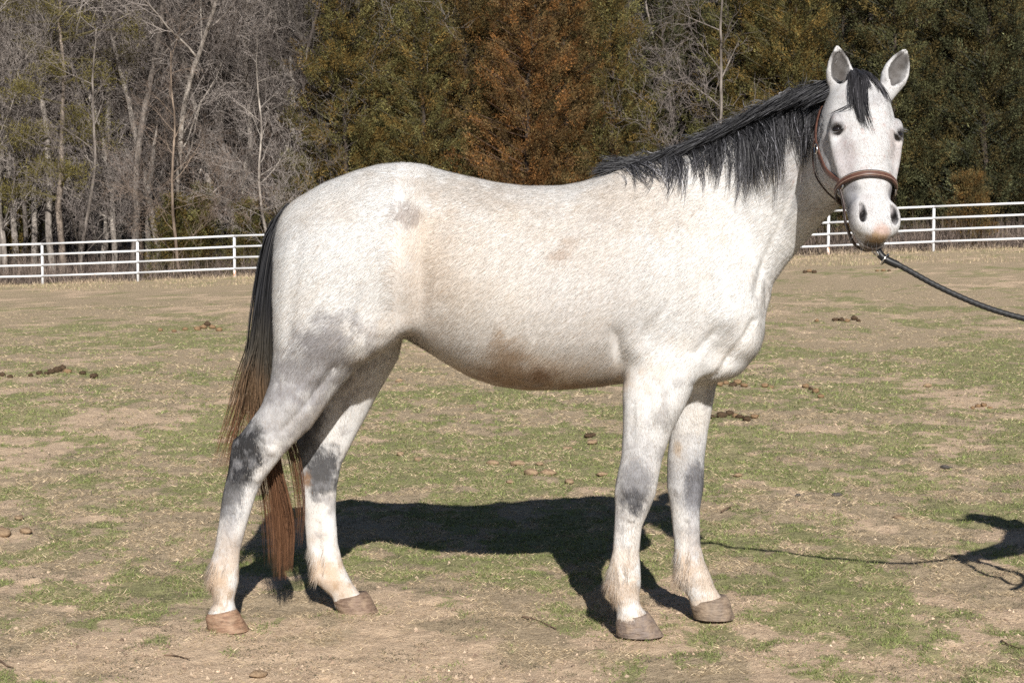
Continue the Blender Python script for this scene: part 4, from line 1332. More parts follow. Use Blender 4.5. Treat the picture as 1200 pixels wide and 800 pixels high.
# short winter coat ------------------------------------------------
from mathutils.kdtree import KDTree
KD = KDTree(len(HCO))
for _i, _v in enumerate(HCO): KD.insert(_v, _i)
KD.balance()
def fur(n_hair):
    tri = np.concatenate([HQ[:, [0, 1, 2]], HQ[:, [0, 2, 3]]])
    a, b, c_ = HCO[tri[:, 0]], HCO[tri[:, 1]], HCO[tri[:, 2]]
    ar = np.linalg.norm(np.cross(b - a, c_ - a), axis=1)
    cen = (a + b + c_) / 3
    inhead = (cen[:, 1] < 5.36) & (cen[:, 0] > .95) & (cen[:, 2] > 1.15)
    wgt = ar * np.where(inhead, 1.5, 1.0) * np.where(cen[:, 1] > 5.75, .5, 1.0)
    ti = RNG.choice(len(tri), n_hair, p=wgt / wgt.sum())
    r1, r2 = np.sqrt(RNG.random(n_hair)), RNG.random(n_hair)
    w = np.stack([1 - r1, r1 * (1 - r2), r1 * r2], 1)
    T = tri[ti]
    P = (HCO[T] * w[..., None]).sum(1)
    N = (HNV[T] * w[..., None]).sum(1)
    N /= np.maximum(np.linalg.norm(N, axis=1, keepdims=True), 1e-9)
    Cc = (BODYCOL[T] * w[..., None]).sum(1)
    ih = inhead[ti]
    lowz_j = 1 - sstep(.6, .8, P[:, 2])
    jit = P + RNG.normal(0, 1, P.shape) * np.where(ih, .002, .0065 + .005 * lowz_j)[:, None] * np.array([1, .6, 1.5])
    Cc = BODYCOL[np.array([KD.find(p)[1] for p in jit])]
    # lie of the hair: back and down over the body, down the limbs and the face
    flow = np.zeros_like(P)
    swirl = fbm(P[:, 0] * 3, P[:, 1] * 3, P[:, 2] * 3, 2, seed=31) - .5
    lowz = 1 - sstep(.75, 1.05, P[:, 2])
    flow[:, 0] = -.8 * (1 - lowz) + swirl * .8
    flow[:, 2] = -.65 - .5 * lowz + swirl * .3
    fl = np.exp(-((P[:, 0] + .33) / .07) ** 2) * (P[:, 2] > .85)           # whorl at the flank
    flow[:, 0] = flow[:, 0] * (1 - fl) + .4 * fl
    flow[:, 2] = flow[:, 2] * (1 - fl) + .7 * fl
    flow[ih] = np.array(HS)[None]
    flow += RNG.normal(0, .14, P.shape)
    flow -= N * (flow * N).sum(1)[:, None]
    flow /= np.maximum(np.linalg.norm(flow, axis=1, keepdims=True), 1e-6)
    L = (.017 + .010 * RNG.random(n_hair)) * np.where(ih, .40, 1.0) * (1 - .38 * lowz)
    under = (P[:, 2] < 1.0) & (P[:, 2] > .7) & (N[:, 2] < -.2)
    inear = ih & (P[:, 2] > at(1000, 112, 5.28).z)
    L = L * np.where(inear, .8, 1.0)
    L = L * np.where(under, 1.35, 1.0)
    fet = (P[:, 2] < .245) & (P[:, 2] > .13) & (N[:, 0] < -.15)
    L = L * np.where(fet, 3.4, 1.0)
    lift = (.09 + .11 * RNG.random(n_hair) + .15 * fet)[:, None]
    d = flow + N * lift
    d /= np.linalg.norm(d, axis=1, keepdims=True)
    S = np.cross(d, N); S /= np.maximum(np.linalg.norm(S, axis=1, keepdims=True), 1e-6)
    hw = (.00065 * np.where(ih, .8, 1.0))[:, None]
    V = np.empty((n_hair, 3, 3))
    V[:, 0] = P - S * hw - N * .0005
    V[:, 1] = P + S * hw - N * .0005
    V[:, 2] = P + d * L[:, None]
    tone = (0.93 + .12 * RNG.random((n_hair, 1)))
    tint = np.where(RNG.random((n_hair, 1)) < .12, np.array([[.80, .70, .60]]), np.array([[1.0, .99, .97]]))
    Cc = np.clip(Cc * tone * tint, .01, .86)
    Nn = N + RNG.normal(0, .07, N.shape); Nn /= np.linalg.norm(Nn, axis=1, keepdims=True)
    return V.reshape(-1, 3), np.arange(n_hair * 3).reshape(-1, 3), np.repeat(Cc, 3, 0), np.repeat(Nn, 3, 0)
fv, ff, fc, fn_ = fur(400000)
coat = mesh_np('coat', fv, ff, M_FUR, horse, True, fc)
coat.data.normals_split_custom_set_from_vertices(fn_.tolist())

# eyes
nt = NT('eye'); nt.set(Base_Color=(.012, .009, .008), Roughness=.06, Specular_IOR_Level=.6); M_EYE = nt.m
def ball(name, c, r, mat, parent, seg=16, rows=10):
    V, Fc = [], []
    for i in range(rows + 1):
        th = math.pi * i / rows
        for j in range(seg):
            ph = 2 * math.pi * j / seg
            V.append((c[0] + r[0] * math.sin(th) * math.cos(ph), c[1] + r[1] * math.sin(th) * math.sin(ph), c[2] + r[2] * math.cos(th)))
    for i in range(rows):
        for j in range(seg):
            Fc.append((i * seg + j, i * seg + (j + 1) % seg, (i + 1) * seg + (j + 1) % seg, (i + 1) * seg + j))
    return mesh_np(name, np.array(V), np.array(Fc), mat, parent)
for sgn in (-1, 1):
    ball('eye', hp(.202, .010, .0975 * sgn), (.0172, .0172, .0172), M_EYE, horse)

# hooves -----------------------------------------------------------
nt = NT('hoof_horn')
tc = obj_vec(nt); mp = nt.n('ShaderNodeMapping'); nt.link(tc, mp.inputs[0]); mp.inputs['Scale'].default_value = (1, 1, 5)
h1 = nt.noise(mp.outputs[0], 28, 5, .6); h2 = nt.noise(tc, 45, 4)
att = nt.n('ShaderNodeAttribute', attribute_name='coat')
c = nt.mix(nt.ramp(h1, [(.35, 0.0), (.7, 1.0)]), att.outputs['Color'], nt.mix(1.0, att.outputs['Color'], (.38, .34, .32), 'MULTIPLY'))
c = nt.mix(nt.math('MULTIPLY', nt.ramp(h2, [(.40, 0.0), (.66, 1.0)]), .4), c, (.42, .31, .21))
nt.set(Base_Color=c, Roughness=.55, Specular_IOR_Level=.35)
nt.bump(nt.math('ADD', h1, nt.math('MULTIPLY', h2, .5)), .9, .006)
M_HOOF = nt.m
def hoof(top, bot, Y, col, pastern_z):
    """top: back px, front px at py ; bot: back px, toe px"""
    tb, tf = at(top[0], top[2], Y), at(top[1], top[3], Y)
    bb, bf = at(bot[0], 700, Y), at(bot[1], 700, Y)
    n, rings = 28, []
    lv = [(-.10, .94), (0.0, 1.0), (.12, 1.02), (.5, 1.0), (.985, 1.0), (1.0, .995)]
    for t, sc_ in lv:
        tt = max(t, 0)
        xb = tb.x * (1 - tt) + bb.x * tt; xf = tf.x * (1 - tt) + bf.x * tt
        zb = tb.z * (1 - tt) + .001 * tt; zf = tf.z * (1 - tt) + .001 * tt
        if t < 0: zb += .012; zf += .012; xb += .004; xf -= .006
        w = (.050 + .013 * tt) * sc_
        ring = []
        for j in range(n):
            a = 2 * math.pi * j / n
            u, v = math.cos(a), math.sin(a)
            k = (u + 1) / 2
            x = (xb + xf) / 2 + (xf - xb) / 2 * u * sc_
            ring.append((x, Y + w * v * (1.0 if u > 0 else .96), zb * (1 - k) + zf * k))
        rings.append(ring)
    V = [p for r in rings for p in r]
    Q = [(i * n + j, i * n + (j + 1) % n, (i + 1) * n + (j + 1) % n, (i + 1) * n + j) for i in range(len(lv) - 1) for j in range(n)]
    cz = rings[-1][0][2]
    V.append((((bb.x + bf.x) / 2), Y, .003)); last = len(V) - 1
    V.append((((tb.x + tf.x) / 2), Y, (tb.z + tf.z) / 2 + .01)); first = len(V) - 1
    o0 = (len(lv) - 1) * n
    T = [(o0 + j, o0 + (j + 1) % n, last) for j in range(n)] + [((j + 1) % n, j, first) for j in range(n)]
    cc = np.tile(np.array(col), (len(V), 1))
    return mesh_np('hoof', np.array(V), [np.array(Q), np.array(T)], M_HOOF, horse, True, cc)
hoof((241, 279, 722, 716), (243, 292), YNH, (.36, .22, .14), 0)
hoof((391, 433, 704, 697), (395, 443), YFH, (.26, .18, .13), 0)
hoof((722, 763, 727, 721), (722, 778), YNF, (.24, .19, .16), 0)
hoof((809, 854, 708, 701), (813, 861), YFF, (.27, .21, .16), 0)

# whiskers and lashes
def whiskers():
    rng = np.random.default_rng(12); P = []
    for k in range(70):
        s_, n_, l_ = rng.uniform(.50, .60), rng.uniform(-.08, .02), rng.uniform(-.06, .06)
        c = hp(s_, n_, l_); d = (HL * (l_ * 14) + HN * rng.uniform(-.2, .9) + HS * rng.uniform(.2, 1)).normalized()
        h = BVH.ray_cast(c + d * .3, -d)
        if h[0] is None: continue
        L = rng.uniform(.012, .035)
        P.append([list(h[0] + d * L * t + HS * .25 * L * t * t) for t in (0, .33, .66, 1)])
    for sgn in (-1, 1):
        for k in range(16):
            c = hp(.188 + rng.normal(0, .002), rng.uniform(.012, .034), (.085 + .03 * rng.random()) * sgn); d = (HL * sgn * .7 + HN * .7 + HS * .3).normalized()
            h = BVH.ray_cast(c + d * .1, -d)
            if h[0] is not None: P.append([list(h[0] + d * .018 * t + HS * .006 * t * t) for t in (0, .33, .66, 1)])
    return np.array(P)
P_ = whiskers()
# mane, forelock, tail ----------------------------------------------
nt = NT('long_hair')
att = nt.n('ShaderNodeAttribute', attribute_name='coat')
nt.set(Base_Color=att.outputs['Color'], Roughness=.42, Specular_IOR_Level=.16)
M_HAIR = nt.m
def ribbons(paths, width, cols, rng):
    """paths (n,m,3), width (n,), cols (n,m,3): flat tapering hairs, each turned its own way"""
    n, m_, _ = paths.shape
    T = np.gradient(paths, axis=1)
    T /= np.maximum(np.linalg.norm(T, axis=2, keepdims=True), 1e-9)
    R = rng.normal(0, 1, (n, 1, 3)) * np.array([1, .45, .6])
    S = np.cross(T, np.array([0, -1.0, 0.25])[None, None] + R * .5)
    S /= np.maximum(np.linalg.norm(S, axis=2, keepdims=True), 1e-9)
    prof = np.interp(np.linspace(0, 1, m_), [0, .1, .7, 1], [.7, 1, .8, .1])
    W = width[:, None, None] * prof[None, :, None]
    V = np.stack([paths - S * W, paths + S * W], 2).reshape(-1, 3)
    i = (np.arange(n)[:, None] * m_ + np.arange(m_ - 1)[None]).ravel() * 2
    Q = np.stack([i, i + 1, i + 3, i + 2], 1)
    return V, Q, np.repeat(cols.reshape(-1, 3), 2, 0)

V, Q, c3 = ribbons(P_, np.full(len(P_), .00035), np.full((len(P_), 4, 3), .16), RNG)
mesh_np('whiskers', V, Q, M_HAIR, horse, True, c3)
def drape(p, off, yback):
    hit = BVH.ray_cast(Vector((p[0], 4.2, p[2])), Vector((0, 1, 0)))
    if hit[0] is None: return max(p[1], yback)
    return hit[0].y - off

CREST = [(714, 199, 5.60), (722, 196, 5.60), (731, 192, 5.60), (742, 188, 5.60), (775, 180, 5.60), (802, 170, 5.59), (830, 157, 5.575), (862, 142, 5.55), (880, 133, 5.53), (900, 122, 5.50), (930, 108, 5.45), (955, 99, 5.40), (978, 95, 5.34), (992, 95, 5.29)]
def crest(t):
    f = t * (len(CREST) - 1); i = min(int(f), len(CREST) - 2); f -= i
    a, b = CREST[i], CREST[i + 1]
    return tuple(a[j] * (1 - f) + b[j] * f for j in range(3))

def mane():
    rng = np.random.default_rng(5)
    m_ = 11
    P, Wd, Cl = [], [], []
    # (crest position, tip px, tip py, hairs, spread px, lift of the arc, offset)
    locks = []
    def L(t, tx, ty, n, sp, arc=6, off=.02): locks.append((t, tx, ty, n, sp, arc, off))
    # sparse wispy withers end: hair blown back down and forward
    for i in range(16):
        t = .02 + .018 * i
        L(t, 728 + i * 5 + rng.normal(0, 6), 206 + i * .8 + rng.normal(0, 5), 13, 6, 8, .012)
    for i in range(11):
        t = .22 + .04 * i
        c0 = crest(t)
        L(t, c0[0] + rng.normal(4, 9), c0[1] + 38 + rng.normal(0, 14), 20, 7, 5)
    for tx, ty, t, n in [(781, 236, .33, 50), (800, 238, .36, 70), (790, 222, .34, 50), (812, 215, .40, 70), (833, 228, .45, 70), (838, 214, .47, 80), (828, 200, .44, 80), (850, 232, .50, 60), (858, 238, .53, 100), (868, 230, .55, 150),
                         (878, 236, .58, 170), (887, 232, .60, 150), (893, 236, .62, 120), (897, 222, .63, 100), (906, 206, .66, 70), (882, 215, .58, 120), (866, 210, .54, 110),
                         (918, 178, .70, 60), (924, 190, .73, 90), (930, 200, .76, 110), (937, 202, .79, 130), (945, 196, .82, 120), (932, 186, .76, 100), (950, 186, .84, 90), (941, 178, .80, 110), (955, 172, .87, 60), (916, 160, .69, 70),
                         (960, 196, .88, 40), (966, 180, .92, 40), (908, 182, .67, 60), (845, 196, .48, 80)]:
        L(t, tx + rng.normal(0, 2), ty, int(n * .72), 6.0, 7, .022)
    for i in range(60):      # cover over the crest itself
        t = .22 + .78 * i / 60
        c0 = crest(t)
        L(t, c0[0] + 3 + rng.normal(0, 8), c0[1] + 15 + 18 * sstep(.35, .7, t) + rng.normal(0, 9), int(3 + 15 * sstep(.4, .8, t)), 7, 4, .014)
    for (t, tx, ty, n, sp, arc, off) in locks:
        base = crest(min(t, .999))
        lock_tint = rng.normal(0, 1); offs = rng.normal(0, sp * 1.3, (3, 2)); bend = rng.normal(0, 4.5)
        for k in range(n):
            tt = min(max(t + rng.normal(0, .012), 0), .999)
            c0 = crest(tt)
            sub = rng.integers(0, 3); ex, ey = tx + offs[sub][0] + rng.normal(0, sp) * .32, ty + offs[sub][1] + rng.normal(0, sp) * .6 - abs(rng.normal(0, 15))
            q = np.linspace(0, 1, m_)
            bx = c0[0] + (ex - c0[0]) * q ** 1.15 + (arc * .55 + bend) * np.sin(q * math.pi) + rng.normal(0, 2.2) * np.sin(q * math.pi) + rng.normal(0, 1.0) * np.sin(q * 7 + rng.random() * 6)
            ey = c0[1] + (ey - c0[1]) * (1 - .5 * rng.random() ** 2); by = c0[1] + 4 + rng.normal(0, 2.0) + (ey - c0[1]) * q ** 1.05 - arc * np.sin(np.minimum(q * 1.7, 1) * math.pi) * .9
            o = off * (.35 + .9 * rng.random())
            pts = []
            for j in range(m_):
                w = at(bx[j], by[j], c0[2] - .05)
                pts.append([w.x, c0[2] - .02 * q[j], w.z])
            P.append((pts, o, c0[2]))
            Wd.append(rng.uniform(.0004, .0010))
            tone = math.exp(rng.normal(-.1, .5) + lock_tint * .3)
            if rng.random() < .17: tone *= 4.5
            lt = min(max((tt - .5) * 2, 0), 1)
            rootc = np.array([.015, .0155, .017]) * tone
            tipc = np.array([.038, .037, .040]) * tone * (1.2 - .6 * lt)
            Cl.append(rootc[None] * (1 - q[:, None]) + tipc[None] * q[:, None])
    # drape over the neck
    out = np.zeros((len(P), m_, 3))
    cache = {}
    for i, (pts, o, Y0) in enumerate(P):
        for j, p in enumerate(pts):
            key = (round(p[0] / .012), round(p[2] / .012))
            if key not in cache:
                hit = BVH.ray_cast(Vector((p[0], 4.2, p[2])), Vector((0, 1, 0)))
                cache[key] = hit[0].y if hit[0] is not None else None
            y = cache[key]
            ys = Y0 - .01 if (y is None or y < Y0 - .17 or (p[0] > .98 and y < 5.30)) else min(y, Y0 + .02)
            s_ = min(1, j / 3)
            out[i, j] = (p[0], (Y0 if j == 0 else ys - o * (.3 + .7 * s_)), p[2])
        # smooth depth along the strand
        yy = out[i, :, 1].copy()
        for _ in range(2): yy[1:-1] = np.minimum((yy[:-2] + yy[1:-1] * 2 + yy[2:]) / 4, yy[1:-1])
        out[i, :, 1] = yy
    V, Q, c3 = ribbons(out, np.array(Wd), np.array(Cl), rng)
    # hair lying along the ridge of the crest, running back and slightly up
    P2, W2, C2 = [], [], []
    for k in range(4600):
        t = rng.random() ** .65
        c0 = crest(min(t * .95 + .04, .999))
        ln = rng.uniform(14, 42) * (.8 + .2 * sstep(.0, .3, t))
        q = np.linspace(0, 1, 7)
        slope = rng.uniform(.45, .62) if t > .2 else rng.uniform(.15, .45)
        lift = rng.normal(2.5, 2.0) + (rng.random() < .05) * rng.uniform(4, 12)
        thick = 1.5 + 8.5 * sstep(.1, .6, t)
        xs = c0[0] - ln * q
        ys = c0[1] + rng.uniform(-.1, 1) * thick + ln * slope * q - lift * np.sin(q * math.pi * .8)
        if t < .25 and rng.random() < .4: ys = c0[1] + rng.uniform(0, 5) + ln * .1 * q - lift * q
        Yd = c0[2] + rng.uniform(-.045, .02)
        P2.append([list(at(xs[j], ys[j], Yd)) for j in range(7)])
        W2.append(rng.uniform(.0007, .0014))
        tone = math.exp(rng.normal(0, .5))
        if rng.random() < .1: tone *= 3
        C2.append(np.tile(np.array([.017, .017, .019]) * tone, (7, 1)))
    V2, Q2, c4 = ribbons(np.array(P2), np.array(W2), np.array(C2), rng)
    return np.concatenate([V, V2]), np.concatenate([Q, Q2 + len(V)]), np.concatenate([c3, c4])
mv, mq, mc = mane()
mesh_np('mane', mv, mq, M_HAIR, horse, True, mc)

def forelock():
    rng = np.random.default_rng(8)
    m_ = 10
    P, W, Cc = [], [], []
    for lock in [((1003, 84), (1001, 112), (1010, 142), 420, 2.6), ((1006, 82), (1005, 108), (1014, 148), 320, 2.2), ((1012, 85), (1013, 100), (1007, 135), 260, 2.0), ((1018, 86), (1033, 97), (1043, 119), 240, 2.0),
                 ((1015, 83), (1026, 92), (1034, 108), 120, 3.0), ((1000, 86), (996, 104), (998, 128), 120, 2.2), ((1008, 82), (1012, 92), (1018, 104), 300, 4.0), ((1012, 90), (1010, 118), (1024, 154), 60, 2.5), ((1000, 120), (985, 128), (972, 134), 14, 1.4)]:
        a, b, c_, n, sp = lock; n = int(n * .5)
        for k in range(n):
            j1 = np.clip(rng.normal(0, sp * 1.3), -6, 6); j2 = rng.normal(0, sp)
            pts = []
            ln = rng.uniform(.65, 1.08)
            o = rng.uniform(.002, .014)
            for q in np.linspace(0, 1, m_):
                qq = q * ln
                x = (1 - qq) ** 2 * a[0] + 2 * qq * (1 - qq) * b[0] + qq * qq * c_[0] + j1 * (1 - qq) + j2 * qq * .9
                y = (1 - qq) ** 2 * a[1] + 2 * qq * (1 - qq) * b[1] + qq * qq * c_[1] + j1 * .4 * (1 - qq)
                w = at(x, y, 5.20)
                # depth found on the forehead along the viewing line, then kept in the world
                d = (w - cam.location).normalized()
                hit = BVH.ray_cast(cam.location, d)
                if hit[0] is not None and hit[0].y < 5.34: w = hit[0] - d * (o + .012 * math.sin(q * math.pi))
                else: w = at(x, y, 5.27)
                pts.append(list(w))
            pts = np.array(pts)
            for _ in range(2): pts[1:-1] = (pts[:-2] + 2 * pts[1:-1] + pts[2:]) / 4
            P.append(pts); W.append(rng.uniform(.0006, .0012))
            tone = math.exp(rng.normal(0, .45)) * (3 if rng.random() < .1 else 1)
            Cc.append(np.tile(np.array([.026, .025, .027]) * tone, (m_, 1)))
    V, Q, c3 = ribbons(np.array(P), np.array(W), np.array(Cc), rng)
    mesh_np('forelock', V, Q, M_HAIR, horse, True, c3)
forelock()

def tail():
    rng = np.random.default_rng(9)
    m_ = 22
    P, W, Cc = [], [], []
    groups = [  # control points in side view, hairs, spread at root/mid/tip
        ([(342, 240), (326, 268), (314, 330), (309, 400), (306, 460), (318, 530), (328, 610), (330, 680)], 1150, (4, 4.0, 6.0)),
        ([(341, 243), (328, 280), (317, 340), (314, 410), (314, 470), (322, 540), (339, 610), (339, 670)], 700, (3.5, 4, 3.6)),
        ([(340, 240), (322, 272), (309, 335), (304, 400), (298, 450), (296, 500), (312, 600), (317, 668)], 170, (4, 4, 5)),
        ([(340, 242), (320, 275), (308, 340), (301, 400), (288, 440), (277, 480), (264, 520), (254, 556)], 150, (5, 6, 7)),
        ([(340, 242), (318, 280), (306, 345), (298, 410), (291, 450), (284, 490), (274, 530), (268, 575)], 80, (5, 6, 6)),
        ([(340, 244), (325, 290), (316, 350), (316, 420), (330, 490), (345, 540), (352, 590), (350, 640)], 130, (4, 6, 4))]
    for ctrl, n, sp in groups:
        ctrl = np.array(ctrl, float)
        for k in range(n):
            ln = 1 - .38 * rng.random() ** 1.6 if rng.random() < .8 else rng.uniform(.35, .7)
            q = np.linspace(0, 1, m_) * ln
            f = q * (len(ctrl) - 1)
            i = np.clip(f.astype(int), 0, len(ctrl) - 2); fr = (f - i)[:, None]
            Ap = np.concatenate([2 * ctrl[:1] - ctrl[1:2], ctrl, 2 * ctrl[-1:] - ctrl[-2:-1]])
            p0, p1, p2, p3 = Ap[i], Ap[i + 1], Ap[i + 2], Ap[i + 3]
            xy = .5 * (2 * p1 + (p2 - p0) * fr + (2 * p0 - 5 * p1 + 4 * p2 - p3) * fr ** 2 + (3 * p1 - p0 - 3 * p2 + p3) * fr ** 3)
            # gather into locks towards the end
            lockid = rng.integers(0, 7)
            lx = (lockid - 3) * (1.0 + .6 * rng.random())
            g = np.clip(rng.normal(0, 1), -1.9, 1.9)
            wid = np.interp(q, [0, .12, .5, 1], [sp[0] * .6, sp[0], sp[1], sp[2]])
            xy[:, 0] += g * wid * .55 * np.interp(q, [0, .6, 1], [1, 1, .45]) + lx * wid * .28
            xy[:, 1] += g * 1.0 * (1 - q)
            xy[:, 0] += rng.normal(0, 1.0) * np.sin(q * 9 + rng.random() * 6) + 1.3 * np.sin(q * 6 + lockid * 1.9) * q
            Yd = 5.675 + rng.normal(0, .012) + rng.normal(0, .022) * np.minimum(q * 3, 1)
            P.append([list(at(xy[j, 0], xy[j, 1], Yd[j])) for j in range(m_)])
            W.append(rng.uniform(.0006, .0012))
            tone = math.exp(rng.normal(0, .35))
            t = np.clip(q, 0, 1)[:, None]
            blk, gry, brn, rst = [np.array(v)[None] for v in ((.018, .018, .020), (.055, .048, .038), (.105, .066, .038), (.125, .062, .033))]
            c_ = blk * (1 - sstep(.32, .47, t)) + gry * (sstep(.32, .47, t) - sstep(.45, .58, t)) + brn * (sstep(.45, .58, t) - sstep(.62, .80, t)) + rst * sstep(.62, .80, t)
            if rng.random() < .12: c_ = c_ + np.array([.06, .055, .05])[None] * (1 - sstep(.0, .5, t))
            if rng.random() < .2: c_ = c_ * .45
            Cc.append(c_ * tone)
    V, Q, c3 = ribbons(np.array(P), np.array(W), np.array(Cc), rng)
    mesh_np('tail', V, Q, M_HAIR, horse, True, c3)
tail()
# ------------------------------------------------------------------ halter
nt = NT('brown_leather')
tc = obj_vec(nt); f = nt.noise(tc, 60, 5, .65)
nt.set(Base_Color=nt.mix(nt.ramp(f, [(.3, 0.0), (.7, 1.0)]), (.060, .026, .018), (.135, .062, .042)), Roughness=.42, Specular_IOR_Level=.5)
nt.bump(f, .4, .001)
M_LEATHER = nt.m
M_LEATHER_D = simple('dark_leather', (.035, .018, .014), .45, 0, .5, (60, .4))
M_STITCH = simple('stitching', (.50, .38, .30), .7)
M_STEEL = simple('nickel_steel', (.62, .60, .57), .25, 1.0, .5, (30, .1))

def strap_mesh(name, pts, nrm, width, thick, mat, parent, closed=False):
    P = np.array([list(p) for p in pts]); N = np.array([list(v) for v in nrm])
    n = len(P)
    T = (np.roll(P, -1, 0) - np.roll(P, 1, 0)) if closed else np.gradient(P, axis=0)
    T /= np.maximum(np.linalg.norm(T, axis=1, keepdims=True), 1e-9)
    S = np.cross(T, N); S /= np.maximum(np.linalg.norm(S, axis=1, keepdims=True), 1e-9)
    N = np.cross(S, T)
    prof = [(-1, 0), (-.92, .8), (-.5, 1), (.5, 1), (.92, .8), (1, 0), (.8, -.2), (-.8, -.2)]
    V = np.stack([P + S * width / 2 * a + N * thick * b for a, b in prof], 1).reshape(-1, 3)
    k = len(prof); m_ = n if closed else n - 1
    Q = [(i * k + j, i * k + (j + 1) % k, ((i + 1) % n) * k + (j + 1) % k, ((i + 1) % n) * k + j) for i in range(m_) for j in range(k)]
    Fs = [np.array(Q)]
    if not closed: Fs += [np.arange(k)[::-1].reshape(1, -1), (np.arange(k) + (n - 1) * k).reshape(1, -1)]
    return mesh_np(name, V, Fs, mat, parent)
def torus(name, c, ax, R, r, mat, parent, sx=1.0, up=None):
    ax = Vector(ax).normalized(); u = ax.orthogonal().normalized() if up is None else (Vector(up) - ax * Vector(up).dot(ax)).normalized(); v = ax.cross(u)
    pts = [Vector(c) + u * R * sx * math.cos(t) + v * R * math.sin(t) for t in np.linspace(0, 2 * math.pi, 25)[:-1]]
    V, Qs = [], []
    for i, p in enumerate(pts):
        d = (p - Vector(c)).normalized()
        for j in range(8):
            a = j * math.pi / 4
            V.append(list(p + d * r * math.cos(a) + ax * r * math.sin(a)))
            Qs.append((i * 8 + j, i * 8 + (j + 1) % 8, ((i + 1) % 24) * 8 + (j + 1) % 8, ((i + 1) % 24) * 8 + j))
    return mesh_np(name, np.array(V), np.array(Qs), mat, parent)
def smooth_pts(A, it=2, closed=False):
    A = np.array([list(a) for a in A], float)
    for _ in range(it):
        if closed: A = (np.roll(A, 1, 0) + 2 * A + np.roll(A, -1, 0)) / 4
        else: A[1:-1] = (A[:-2] + 2 * A[1:-1] + A[2:]) / 4
    return A
def spline(P, m=8):
    P = np.array([list(p) for p in P], float)
    Ap = np.concatenate([2 * P[:1] - P[1:2], P, 2 * P[-1:] - P[-2:-1]])
    out = []
    for i in range(len(P) - 1):
        for t in np.linspace(0, 1, m, endpoint=False):
            p0, p1, p2, p3 = Ap[i:i + 4]
            out.append(.5 * (2 * p1 + (p2 - p0) * t + (2 * p0 - 5 * p1 + 4 * p2 - p3) * t * t + (3 * p1 - p0 - 3 * p2 + p3) * t ** 3))
    out.append(P[-1])
    return np.array(out)

halter = empty('halter', tuple(hp(.33, 0, 0)))
tag(halter, 'brown stitched leather halter buckled on the head of the white horse', 'halter')
def ring_hit(s, n0, th, off):
    """point on the muzzle at angle th round the axis"""
    d = HN * math.cos(th) + HL * math.sin(th)
    c = hp(s, n0, 0)
    h = BVH.ray_cast(c + d * .35, -d)
    return (h[0] if h[0] is not None else c + d * .08) + d * off, d
S0 = .372
loop, nr = [], []
for i in range(64):
    th = 2 * math.pi * i / 64
    back = (1 - math.cos(th)) / 2
    p, d = ring_hit(S0 + .012 * back, -.05, th, .004 + .012 * back)
    loop.append(p); nr.append(d)
loop = smooth_pts(loop, 3, True)
strap_mesh('noseband', loop, nr, .027, .0055, M_LEATHER_D, halter, True)
A, B = loop[:20], loop[-19:]
fl = np.concatenate([B, A]); fn = nr[-19:] + nr[:20]
fl2 = fl + np.array([list(v) for v in fn]) * .0035
strap_mesh('nose_padding', fl2, fn, .018, .0045, M_LEATHER, halter)
for sg in (-1, 1):
    P = fl2 + np.array(HS)[None] * .0062 * sg + np.array([list(v) for v in fn]) * .0046
    V, Q = tubes([(P, np.full(len(P), .0006))], 4)
    mesh_np('stitching', V, Q, M_STITCH, halter)
def side_hit(s, n, sg, off=.004):
    c = hp(s, n, 0)
    h = BVH.ray_cast(c + HL * sg * .4, -HL * sg)
    return (h[0] if h[0] is not None else c + HL * sg * .1) + HL * sg * off
for sg in (-1, 1):
    rc, rd_ = ring_hit(S0 + .008, -.05, sg * math.radians(78), .010)
    torus('side_ring', rc, rd_, .015, .0028, M_STEEL, halter, 1.2, HS)
    pts = [rc - HS * .012]
    for s_, n_ in [(.335, -.06), (.30, -.075), (.25, -.085), (.20, -.09), (.15, -.095), (.10, -.10), (.05, -.105), (.01, -.10)]:
        pts.append(side_hit(s_, n_, sg, .005))
    pts.append(hp(-.03, -.115, sg * .055)); pts.append(hp(-.045, -.115, 0))
    P = smooth_pts(spline(pts, 5), 3)
    c0 = np.array(hp(.18, -.10, 0))
    N = [Vector(HL * sg) if i < len(P) * .72 else (Vector(p) - hp(.05, -.10, 0)) for i, p in enumerate(P)]
    strap_mesh('cheek_piece' if True else '', P, N, .018, .0045, M_LEATHER, halter)
    bp = side_hit(.215, -.088, sg, .012)
    torus('buckle', bp, HL * sg, .012, .0022, M_STEEL, halter, 1.4, HS)
    # throat piece, round the back of the jaw
    pts = [side_hit(.17, -.094, sg, .008), side_hit(.215, -.125, sg, .006), side_hit(.26, -.150, sg, .006), side_hit(.30, -.158, sg, .006), hp(.335, -.180, sg * .055), hp(.35, -.185, sg * .02), hp(.352, -.185, 0)]
    P = smooth_pts(spline(pts, 5), 2)
    N = [Vector(p) - hp(.26, -.08, 0) for p in P]
    strap_mesh('throat_strap', P, N, .013, .004, M_LEATHER_D, halter)
CH = at(1027, 291, 5.075)
lft, _ = ring_hit(S0 + .008, -.05, -math.radians(78), .012)
rgt, _ = ring_hit(S0 + .008, -.05, math.radians(78), .012)
pts = [lft + HS * .012, at(989, 240, 5.08), at(990.5, 256, 5.06), at(995, 272, 5.055), at(1002, 286, 5.06), at(1014, 293, 5.07), CH]
P = spline(pts, 6); c0 = hp(.45, -.04, 0)
strap_mesh('chin_strap', P, [Vector(p) - c0 for p in P], .013, .0045, M_LEATHER_D, halter)
pts = [rgt + HS * .012, hp(.40, -.07, .088), hp(.47, -.09, .075), hp(.53, -.105, .050), CH + Vector((.012, .005, .002)), CH]
P = spline(pts, 6)
strap_mesh('chin_strap', P, [Vector(p) - c0 for p in P], .013, .0045, M_LEATHER_D, halter)
torus('chin_ring', CH + Vector((0, 0, -.006)), (0.3, -1, .1), .014, .0028, M_STEEL, halter)

